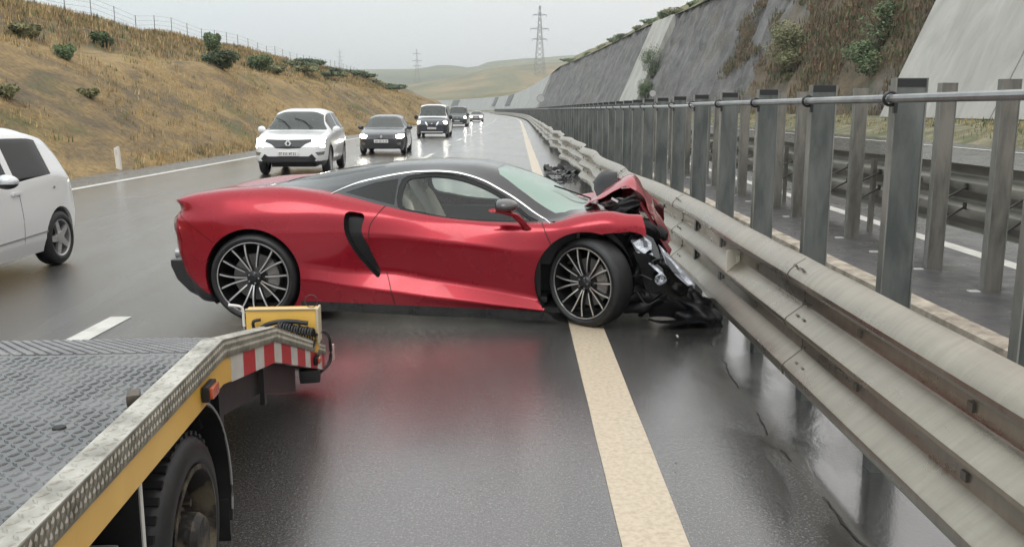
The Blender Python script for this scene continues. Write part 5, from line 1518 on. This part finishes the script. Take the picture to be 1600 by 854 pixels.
sed = dict(L=4.15, W=1.75, paint=NAVY, zs=.16, wr=.315, ra=.75, fa=3.33, cowl=3.02, roof0=2.22,
    top=[(0, .86), (.06, .95), (.2, 1.08), (.5, 1.28), (.9, 1.40), (1.5, 1.45), (2.05, 1.42), (2.26, 1.38), (2.65, 1.17), (3.02, .97), (3.4, .92), (3.8, .84), (4.02, .76), (4.10, .70), (4.15, .62)],
    belt=[(0, .82), (.3, .93), (1.2, .93), (2.4, .90), (3.02, .87), (3.7, .79), (4.02, .70), (4.15, .58)],
    plan=[(0, .78), (.15, .88), (.5, .96), (1.2, 1.0), (3.2, 1.0), (3.7, .955), (3.92, .90), (4.08, .80), (4.15, .72)],
    wins=[(.55, 1.30), (1.38, 2.55)], rim='five', plate=.50, badge=.655, diamond=.55, lamp=LAMPB,
    front=[('headlight', [(.52, .70), (.70, .76), (.80, .74), (.82, .66), (.72, .60), (.56, .62)]),
           ('grille', [(-.02, .71), (.34, .71), (.44, .67), (.40, .61), (-.02, .60)]),
           ('lower_grille', [(-.02, .44), (.46, .44), (.55, .28), (-.02, .28)]),
           ('fog_light', [(.58, .44), (.70, .46), (.72, .38), (.60, .36)])])
build_car('black_hatchback', 'black hatchback with bright yellowish headlights, second of the oncoming cars', 'car', (-5.18, 37.4, 0), R(-90 + 2.5), sed)
van = dict(L=4.99, W=1.95, paint=DK2, zs=.20, wr=.33, ra=.95, fa=4.05, cowl=4.12, roof0=3.45, tumble=.13,
    top=[(0, 1.78), (.06, 1.88), (.2, 1.93), (.8, 1.96), (2.2, 1.97), (3.2, 1.95), (3.48, 1.90), (3.8, 1.58), (4.12, 1.24), (4.5, 1.12), (4.78, 1.02), (4.9, .93), (4.99, .80)],
    belt=[(0, 1.12), (3.2, 1.12), (4.12, 1.07), (4.6, .96), (4.85, .88), (4.99, .76)],
    plan=[(0, .92), (.15, .96), (.5, .99), (1.2, 1.0), (3.9, 1.0), (4.5, .965), (4.75, .91), (4.9, .84), (4.99, .78)],
    wins=[(.4, 1.5), (1.6, 2.8), (2.9, 3.75)], plate=.55, badge=.80, rooflt=True, sidelt=True, mirror=BLACKM, mh=.13,
    front=[('headlight', [(.66, .94), (.80, .98), (.88, .94), (.88, .80), (.76, .80)]),
           ('grille', [(-.02, .88), (.32, .90), (.20, .66), (-.02, .66)]),
           ('chrome_bar', [(.33, .91), (.42, .93), (.30, .69), (.21, .69)]),
           ('lower_grille', [(-.02, .46), (.58, .46), (.62, .36), (-.02, .36)]),
           ('bumper_bar', [(-.02, .36), (.66, .36), (.64, .27), (-.02, .27)])], bar_m=mat('pale_bar', (.6, .6, .6), .5))
build_car('dark_fronted_van', 'van with a dark front and white roof and side, third in the oncoming line', 'van', (-5.15, 58.8, 0), R(-90 + 1), van)
van2 = dict(van); van2.update(paint=GRN, W=1.86, rooflt=False, sidelt=False, mirror=GRN, front=[('headlight', [(.62, .94), (.80, .99), (.88, .92), (.84, .78), (.68, .80)]), ('grille', [(-.02, .88), (.32, .90), (.26, .70), (-.02, .70)]), ('lower_grille', [(-.02, .5), (.58, .5), (.62, .36), (-.02, .36)]), ('bumper_bar', [(-.02, .36), (.55, .36), (.5, .29), (-.02, .29)])])
build_car('dark_green_van', 'dark greenish van fourth in the oncoming line, half behind the dark-fronted van', 'van', (-5.85, 93.5, 0), R(-90), van2)
sed2 = dict(sed); sed2.update(paint=PINK, L=4.15, W=1.8, rim='five')
build_car('grey_car', 'small pinkish grey car, farthest of the oncoming cars with its headlights on', 'car', (-5.6, 128, 0), R(-90), sed2)
def hatch_extra(root, S, belt, top):
    for sd_ in (-1, 1):
        y = lambda u, z: S.bvh.ray_cast(Vector((u, 3, z)), Vector((0, -1, 0)))[0].y * sd_
        bm = bmesh.new(); box(bm, (1.36, y(1.36, .84) + sd_ * .018, .835), (.17, .018, .028)); bevel_all(bm, .006, 2); finish(bm, 'door_handle', WHITE, root)
        bm = bmesh.new(); tube(bm, [(.86 + k * .25, y(.86 + k * .25, .40 - k * .006) + .004 * sd_, .40 - k * .006) for k in range(7)], .008, 5); finish(bm, 'side_moulding', mat('moulding_grey', (.2, .2, .2), .5), root)
        bm = bmesh.new(); tube(bm, [(1.30, y(1.3, zz) + .0012 * sd_ if False else y(1.30, zz), zz) for zz in [.32 + k * .05 for k in range(11)]], .003, 4); finish(bm, 'shut_line', BLACKM, root)
        bm = bmesh.new(); lathe(bm, [(0, .012), (.01, .012), (.012, 0)], 12, c=(.62, y(.62, .84) + sd_ * .004, .84)); finish(bm, 'fuel_flap_mark', GREYL, root)
        # door mirror, black underside
        bm = bmesh.new(); bmesh.ops.create_uvsphere(bm, u_segments=20, v_segments=12, radius=1)
        for v in bm.verts:
            v.co = Vector((max(v.co.x, -.5) * .07 + 1.80, sd_ * (.965 + v.co.y * .115), v.co.z * .07 + .985))
        for f in bm.faces:
            if f.calc_center_median().z < .972: f.material_index = 1
        box(bm, (1.83, sd_ * .84, .955), (.05, .12, .03), 1)
        finish(bm, 'wing_mirror', [mat('mirror_silver', (.62, .64, .66), .2, .3, coat=1), PLASTIC], root, 50)
hat = dict(L=3.54, W=1.64, paint=WHITE, zs=.19, wr=.292, ra=.55, fa=2.96, cowl=2.82, roof0=2.05, tumble=.17,
    top=[(0, .80), (.05, .98), (.12, 1.12), (.25, 1.30), (.45, 1.42), (.8, 1.475), (1.4, 1.485), (1.9, 1.46), (2.1, 1.41), (2.45, 1.19), (2.82, .97), (3.1, .92), (3.32, .84), (3.46, .74), (3.54, .62)],
    belt=[(0, .78), (.08, .90), (.5, .945), (.9, .93), (1.4, .895), (2.2, .86), (2.82, .84), (3.3, .76), (3.46, .68), (3.54, .58)],
    plan=[(0, .84), (.1, .90), (.3, .955), (.7, 1.0), (2.9, 1.0), (3.2, .95), (3.4, .88), (3.54, .76)],
    wins=[(.60, 1.30), (1.40, 2.42)], rim='five', plate=.45, badge=.70, mirror=WHITE, mh=.02,
    front=[('headlight', [(.46, .66), (.66, .72), (.72, .62), (.56, .56)]), ('lower_grille', [(-.02, .46), (.5, .46), (.55, .30), (-.02, .30)])], extra=hatch_extra)
build_car('white_hatchback', 'small white hatchback cut off by the left edge, its rear quarter nearest the dashed line', 'car', (-5.72, 10.13, 0), TH, hat)

# ------------------------------------------------------------------ tow truck (deck at lower left)
ta = math.atan(102 / 1400)
tt = thing('tow_truck', 'yellow and grey flatbed recovery truck with patterned steel deck and red-white striped tail', 'truck', (0, 0, 0), ta)
DECKM = m_noisy('wet_tread_plate', (.11, .108, .108), (.225, .222, .222), 3.5, .14, .55, bump=.10, bd=.004, r2=.42, detail=8, dist=.8, lo=.40, hi=.60)
LIPM = m_noisy('worn_lip_plate', (.26, .245, .21), (.55, .53, .475), 7, .36, .35, bump=.35, bd=.004, r2=.5)
LIPS = m_noisy('worn_lip_side', (.13, .12, .10), (.30, .28, .23), 12, .45, .3, bump=.3, bd=.004)
YEL = m_noisy('truck_yellow', (.72, .42, .075), (.80, .49, .10), 3, .38, bump=.05, bd=.003, coat=.3)
def tz(t, off=0):   # lip top profile
    return hermite([-3, 3.0, 3.001, 3.88, 3.881, 5.35], [.885, .885, .885, .714, .714, .245])(t) if False else ((.885 if t <= 3.0 else .885 - (t - 3.0) * .1943 if t <= 3.88 else .714 - (t - 3.88) * .319) + off)
KN = [-2.2, 3.0, 3.88, 5.35]
def ext(bm, A0, A1, o0, o1, kn=KN, mi=0):
    """bar running along the truck between lateral A0..A1 and heights tz+o0..tz+o1"""
    prev = None
    for t in kn:
        ring = [bm.verts.new((-A0, t, tz(t, o0))), bm.verts.new((-A1, t, tz(t, o0))), bm.verts.new((-A1, t, tz(t, o1))), bm.verts.new((-A0, t, tz(t, o1)))]
        if prev:
            for k in range(4): f = bm.faces.new((prev[k], prev[(k + 1) % 4], ring[(k + 1) % 4], ring[k])); f.material_index = mi
        else: bm.faces.new(ring[::-1])
        prev = ring
    bm.faces.new(prev); bmesh.ops.recalc_face_normals(bm, faces=bm.faces)
bm = bmesh.new(); ext(bm, .852, 3.0, -.085, -.045); deck = finish(bm, 'deck', DECKM, tt, 10)
def loz(bm, c, L_, w_, h, ax_u, ax_v, nrm, mi=0):
    c = Vector(c); u = Vector(ax_u) * L_ / 2; v = Vector(ax_v) * w_ / 2; n = Vector(nrm) * h
    b = [bm.verts.new(c - u), bm.verts.new(c - v), bm.verts.new(c + u), bm.verts.new(c + v)]
    t_ = [bm.verts.new(c + q * .45 + n) for q in (-u, -v, u, v)]
    bm.faces.new(t_)
    for k in range(4): bm.faces.new((b[k], b[(k + 1) % 4], t_[(k + 1) % 4], t_[k]))
bm = bmesh.new(); pit = .030; i = 0
s2 = math.sqrt(.5)
t = 1.35
while t < 2.98:
    j = 0; a = .87
    while a < .95 + (t * .60 + .1):
        d = 1 if (i + j) % 2 else -1
        loz(bm, (-a, t, tz(t, -.0448)), .031, .009, .0032, (s2, s2 * d, 0), (-s2 * d, s2, 0), (0, 0, 1)); a += pit; j += 1
    t += pit; i += 1
o = finish(bm, 'tread_pattern', DECKM, deck, 10)
bm = bmesh.new(); t = 3.03; i = 0
while t < 3.86:
    a = .88
    while a < 2.7: box(bm, (-a - (.02 if i % 2 else 0), t, tz(t, -.044)), (.026, .012, .006)); a += .042
    t += .035; i += 1
finish(bm, 'grip_mesh', m_noisy('grip_mesh_steel', (.17, .165, .17), (.26, .25, .25), 5, .4, .4, bump=0), deck, 10)
for a, t in ((1.20, 2.25), (1.02, 2.28), (1.5, 2.6)):
    bm = bmesh.new(); lathe(bm, [(tz(2) - .0455, .018), (tz(2) - .040, .016), (tz(2) - .0395, 0)], 12, 'Z', c=(-a, t, 0)); finish(bm, 'drain_stud', BLACKM, deck)
bm = bmesh.new(); ext(bm, .78, .85, -.05, 0, mi=0)
lip = finish(bm, 'side_lip', LIPM, tt, 10)
bm = bmesh.new(); ext(bm, .778, .79, -.066, -.0015); finish(bm, 'lip_face', LIPS, lip, 10)
bm = bmesh.new(); i = 0; t = 1.2
while t < 5.33:
    z_ = tz(t); sl = 0 if t < 3 else -.19 if t < 3.88 else -.31; ax = Vector((0, 1, sl)).normalized()
    dg = Vector((0, .5 if i % 2 == 0 else .35, 1)).normalized()
    for zz in (-.020, -.047): loz(bm, (-.7775, t + (.011 if zz < -.03 else 0), z_ + zz), .030, .011, .004, dg, (0, dg.z, -dg.y), (1, 0, 0))
    t += .0235 if t < 3.9 else .028; i += 1
finish(bm, 'lip_ribs', m_noisy('rib_zinc', (.22, .205, .165), (.38, .355, .30), 12, .4, .4, bump=0), lip, 10)
bm = bmesh.new(); i = 0; t = 1.2
while t < 5.33:
    for a in (.798, .832):
        d = 1 if (i + (a > .81)) % 2 else -1; loz(bm, (-a, t, tz(t, .0003)), .03, .009, .0028, (s2, s2 * d, 0), (-s2 * d, s2, 0), (0, 0, 1))
    t += .031; i += 1
finish(bm, 'lip_tread', LIPM, lip, 10)
bm = bmesh.new(); ext(bm, 3.0, 3.07, -.14, 0); finish(bm, 'side_lip', LIPM, tt, 10)
bm = bmesh.new(); ext(bm, .786, .83, -.157, -.0665, kn=[-2.2, 3.0, 3.11]); yb = finish(bm, 'side_band', YEL, tt, 10)
# striped tail board
SR = mat('stripe_red', (.50, .015, .02), .35, coat=.3); SW = m_noisy('stripe_white', (.50, .48, .43), (.62, .60, .55), 8, .4, bump=0)
bm = bmesh.new(); ed = [3.11, 3.29, 3.49, 3.65, 3.86, 4.02, 4.25, 4.42, 4.65, 4.81, 5.05, 5.22, 5.32]
for k, (a, b) in enumerate(zip(ed, ed[1:])):
    ext(bm, .784, .82, -.160, -.0665, kn=[a, b] if not a < 3.88 < b else [a, 3.88, b], mi=k % 2)
finish(bm, 'striped_board', [SW, SR], tt, 10)
# lamps
def side_lamp(t, z, s=1.0):
    bm = bmesh.new(); box(bm, (-.772, t, z), (.022, .10 * s, .050 * s)); bevel_all(bm, .006, 2); o1 = finish(bm, 'marker_lamp', BLACKM, tt)
    bm = bmesh.new(); box(bm, (-.757, t, z), (.016, .075 * s, .036 * s)); bevel_all(bm, .006, 2); finish(bm, 'lens', mat('amber_red_lens', (.55, .10, .03), .15, coat=1), o1)
side_lamp(2.775, .778); side_lamp(4.95, tz(4.95, -.11), .9)
bm = bmesh.new(); box(bm, (-.885, 2.44, tz(2) - .018), (.036, .07, .034), rot=Matrix.Rotation(.3, 3, 'Z')); bevel_all(bm, .009, 2); tube(bm, [(-.872 + .018 * math.cos(a), 2.43, tz(2) - .026 + .018 * math.sin(a)) for a in [k * .52 for k in range(12)]], .005, 6, closed=True)
finish(bm, 'tie_down_hook', m_noisy('rusty_hook', (.04, .035, .03), (.10, .08, .06), 20, .5), tt)
# under-frame
FR = m_noisy('frame_black', (.012, .012, .013), (.03, .03, .03), 5, .45, bump=.1)
bm = bmesh.new(); ext(bm, .86, .90, -.30, -.085, kn=[2.95, 3.88, 4.75]); ext(bm, .87, 2.9, -.16, -.09); ext(bm, 1.2, 1.3, -.42, -.1, kn=[-2, 2.9, 4.2]); ext(bm, 2.4, 2.5, -.42, -.1, kn=[-2, 2.9, 4.2]); finish(bm, 'underframe', FR, tt, 10)
bm = bmesh.new(); box(bm, (-.842, 3.86, .50), (.02, .04, .26)); finish(bm, 'bracket', FR, tt); bm = bmesh.new(); box(bm, (-.845, 3.12, .62), (.03, .05, .28)); finish(bm, 'bracket', FR, tt)
# wheels
for (t, A, sd_) in ((2.66, .805, 1), (2.66, 1.09, 1), (2.66, 2.98, -1), (2.66, 2.70, -1)):
    wv = bpy.data.objects.new('x', None); 
    wh = make_wheel(tt, 0, 0, 0, .33, .225, .235, 'truck', -1); wh.location = (-A, t, .33); wh.rotation_euler = (0, 0, R(90) if sd_ > 0 else R(-90))
    bpy.data.objects.remove(wv)
bm = bmesh.new(); lathe(bm, [(-2.9, .07), (-.9, .07)], 16, 'X', c=(0, 2.66, .33)); finish(bm, 'axle', FR, tt)
# mudguard and flaps
bm = bmesh.new(); prev = None; cA, cB = .80, 1.34
for k in range(15):
    a = R(100 - k * 8.4); r_ = .41 + .02 * k / 14; y_, z_ = 2.66 + r_ * math.cos(a), .33 + r_ * math.sin(a)
    ring = [bm.verts.new((-cA, y_, z_)), bm.verts.new((-cB, y_, z_)), bm.verts.new((-cB, y_ + .012, z_ + .006)), bm.verts.new((-cA, y_ + .012, z_ + .006))]
    if prev:
        for q in range(4): bm.faces.new((prev[q], prev[(q + 1) % 4], ring[(q + 1) % 4], ring[q]))
    else: bm.faces.new(ring)
    prev = ring
bm.faces.new(prev[::-1]); 
for z_ in (.18,): box(bm, (-(cA + cB) / 2, 3.075, .20), (cB - cA - .02, .012, .16))
bmesh.ops.recalc_face_normals(bm, faces=bm.faces); mg = finish(bm, 'mudguard', FR, tt, 40)
bm = bmesh.new(); tube(bm, [(-cA, 2.66 + .425 * math.cos(R(a)), .33 + .425 * math.sin(R(a))) for a in range(96, -18, -6)], .0045, 5); finish(bm, 'mudguard_edge', mat('edge_grey', (.3, .3, .3), .4), mg)
bm = bmesh.new(); box(bm, (-1.08, 2.27, .38), (.50, .012, .60)); bevel_all(bm, .004); fl = finish(bm, 'front_flap', FR, tt)
bm = bmesh.new(); tube(bm, [(-.825, 2.262, .03), (-.822, 2.262, .72)], .0055, 6); finish(bm, 'flap_edge', mat('edge_white', (.75, .74, .68), .4), fl)
bm = bmesh.new(); box(bm, (-1.0, 1.95, .44), (.30, .45, .26)); bevel_all(bm, .02, 2); tb = finish(bm, 'tool_box', mat('tool_grey', (.20, .205, .21), .4), tt)
bm = bmesh.new(); box(bm, (-.846, 1.95, .44), (.008, .35, .17)); bevel_all(bm, .003); finish(bm, 'lid', mat('tool_lid', (.10, .10, .11), .4), tb)
# yellow tail cabinet with air hoses
zb_ = tz(4.93, -.045)
bm = bmesh.new(); box(bm, (-.955, 4.97, .435), (.385, .09, .25)); bevel_all(bm, .008, 2); cb = finish(bm, 'tail_cabinet', YEL, tt)
bm = bmesh.new(); box(bm, (-.755, 4.965, .465), (.014, .11, .20)); box(bm, (-.955, 4.92, .563), (.385, .012, .010)); bevel_all(bm, .003); finish(bm, 'cabinet_frame', mat('frame_cream', (.55, .48, .34), .5), cb)
def hose(pts, r, name='air_hose', m=RUBBER, par=None, sub=5):
    bm = bmesh.new(); tube(bm, catmull(pts, sub), r, 8); return finish(bm, name, m, par or tt, 60)
hose([(-1.08, 4.90, .40), (-1.05, 4.88, .47), (-.98, 4.87, .50), (-.90, 4.87, .505), (-.80, 4.88, .49)], .013)
hose([(-1.09, 4.90, .42), (-1.10, 4.89, .50), (-1.06, 4.90, .51)], .009)
rnd = random.Random(3); bm = bmesh.new()
for c in range(13):
    cx_ = -.95 + c * .0145; R_ = .046 + .008 * rnd.random(); n = 16
    tube(bm, [(cx_ + .008 * math.cos(a) * 1.4, 4.86 + .02 * math.cos(a), .455 - c * .0035 + R_ * math.sin(a)) for a in [2 * math.pi * k / n for k in range(n)]], .0068, 6, closed=True)
finish(bm, 'coiled_hose', mat('coil_black', (.012, .012, .013), .3), tt, 60)
hose([(-.80, 4.86, .45), (-.765, 4.90, .42), (-.755, 5.05, .40), (-.75, 5.25, .33), (-.748, 5.34, .25), (-.755, 5.34, .14), (-.80, 5.25, .10)], .010)
hose([(-.99, 4.86, .44), (-.97, 4.85, .48), (-.95, 4.86, .45), (-.93, 4.85, .41), (-.90, 4.86, .44)], .008)
bm = bmesh.new(); tube(bm, [(-.79 + .035 * math.cos(a), 4.95, .60 + .036 * math.sin(a)) for a in [2 * math.pi * k / 18 for k in range(18)]], .0028, 5, closed=True); tube(bm, [(-.79, 4.95, .565), (-.785, 4.93, .50)], .005, 5); finish(bm, 'wire_loop', mat('wire_dark', (.08, .07, .06), .4, .6), tt)
bm = bmesh.new(); tube(bm, catmull([(-1.16, 4.93, .40), (-1.16, 4.93, .50), (-1.165, 4.93, .57), (-1.19, 4.92, .585), (-1.235, 4.91, .592)], 3), .008, 8); tube(bm, [(-1.16, 4.93, .42), (-1.20, 4.92, .415)], .007, 6); finish(bm, 'handle', mat('handle_white', (.75, .73, .68), .4), tt)
bm = bmesh.new(); box(bm, (-.745, 5.38, .19), (.03, .03, .10)); bevel_all(bm, .012, 2); finish(bm, 'tail_light', mat('tail_clear', (.62, .42, .38), .3), tt)
bm = bmesh.new(); box(bm, (-1.9, 5.36, .17), (2.2, .06, .10)); bevel_all(bm, .01); finish(bm, 'tail_bar', FR, tt)
bm = bmesh.new(); add_ = Matrix.Rotation(.2, 3, 'Z'); box(bm, (-.85, 5.15, .13), (.12, .20, .08), rot=add_); bevel_all(bm, .02, 2); finish(bm, 'ramp_foot', FR, tt)

# ------------------------------------------------------------------ debris
rnd = random.Random(21); SCR = mat('scrap_black', (.016, .016, .018), .3)
def scrap(P, L_, w_, seed, label, group=None, m=SCR, z=.02):
    r = random.Random(seed); bm = bmesh.new(); n = 9; top_ = []; bot = []
    a0 = r.uniform(0, 6.28); c, s = math.cos(a0), math.sin(a0)
    for k in range(n):
        f = k / (n - 1) - .5; x = f * L_; bend = w_ * .8 * math.sin(f * 5 + seed); ww = w_ * (.4 + .6 * r.random())
        zz = z + abs(noise.noise(Vector((f * 4, seed, 0)))) * w_ * 1.3
        for lst, o_ in ((top_, ww / 2), (bot, -ww / 2)):
            xx, yy_ = x, bend + o_; lst.append(bm.verts.new((xx * c - yy_ * s, xx * s + yy_ * c, zz + (.3 * w_ if o_ > 0 else 0))))
    for k in range(n - 1): bm.faces.new((top_[k], bot[k], bot[k + 1], top_[k + 1]))
    bm.normal_update(); bmesh.ops.solidify(bm, geom=bm.faces[:], thickness=min(.012, L_ * .1))
    o = finish(bm, 'debris', m, None, 20); o.location = P; tag(o, label, 'debris', group); return o
scrap((.98, 24.2, .01), 1.1, .22, 3, 'long torn black bumper skin lying beside the guardrail beyond the car')
scrap((1.28, 22.6, .01), .6, .16, 5, 'crumpled black plastic panel against the guardrail foot, nearest piece of the far pile')
for k in range(16):
    scrap((rnd.uniform(.75, 1.42), rnd.uniform(20.5, 26), .005), rnd.uniform(.10, .4), rnd.uniform(.04, .13), 30 + k, 'broken piece of black plastic scattered by the guardrail beyond the car', 'plastic scraps beyond the car')
PALE = mat('scrap_pale', (.5, .5, .5), .3)
scrap((1.17, 6.35, .004), .045, .012, 60, 'tiny pale plastic chip on the wet asphalt under the splitter', m=PALE)
if 0: scrap((1.42, 6.55, .015), .10, .05, 61, 'small pale bent scrap beneath the lowest wave of the rail', m=PALE)
for k in range(5): scrap((rnd.uniform(-.9, 1.3), rnd.uniform(3.4, 6.0), .001), rnd.uniform(.008, .014), .004, 70 + k, 'little stone or chip lying on the wet lane between truck and line', 'chips on the wet lane')

# ------------------------------------------------------------------ rainy air
hz = bpy.data.materials.new('rain_haze'); hz.use_nodes = True; t = hz.node_tree; t.nodes.clear()
o = t.nodes.new('ShaderNodeOutputMaterial'); v = t.nodes.new('ShaderNodeVolumePrincipled')
v.inputs['Color'].default_value = (.93, .96, .97, 1); v.inputs['Density'].default_value = HAZE; v.inputs['Anisotropy'].default_value = .2
t.links.new(v.outputs[0], o.inputs['Volume'])
if HAZE:
    bm = bmesh.new(); box(bm, (0, 2000, 99.3), (6000, 6200, 201.3)); o = finish(bm, 'haze', hz, None, None); o['kind'] = 'stuff'
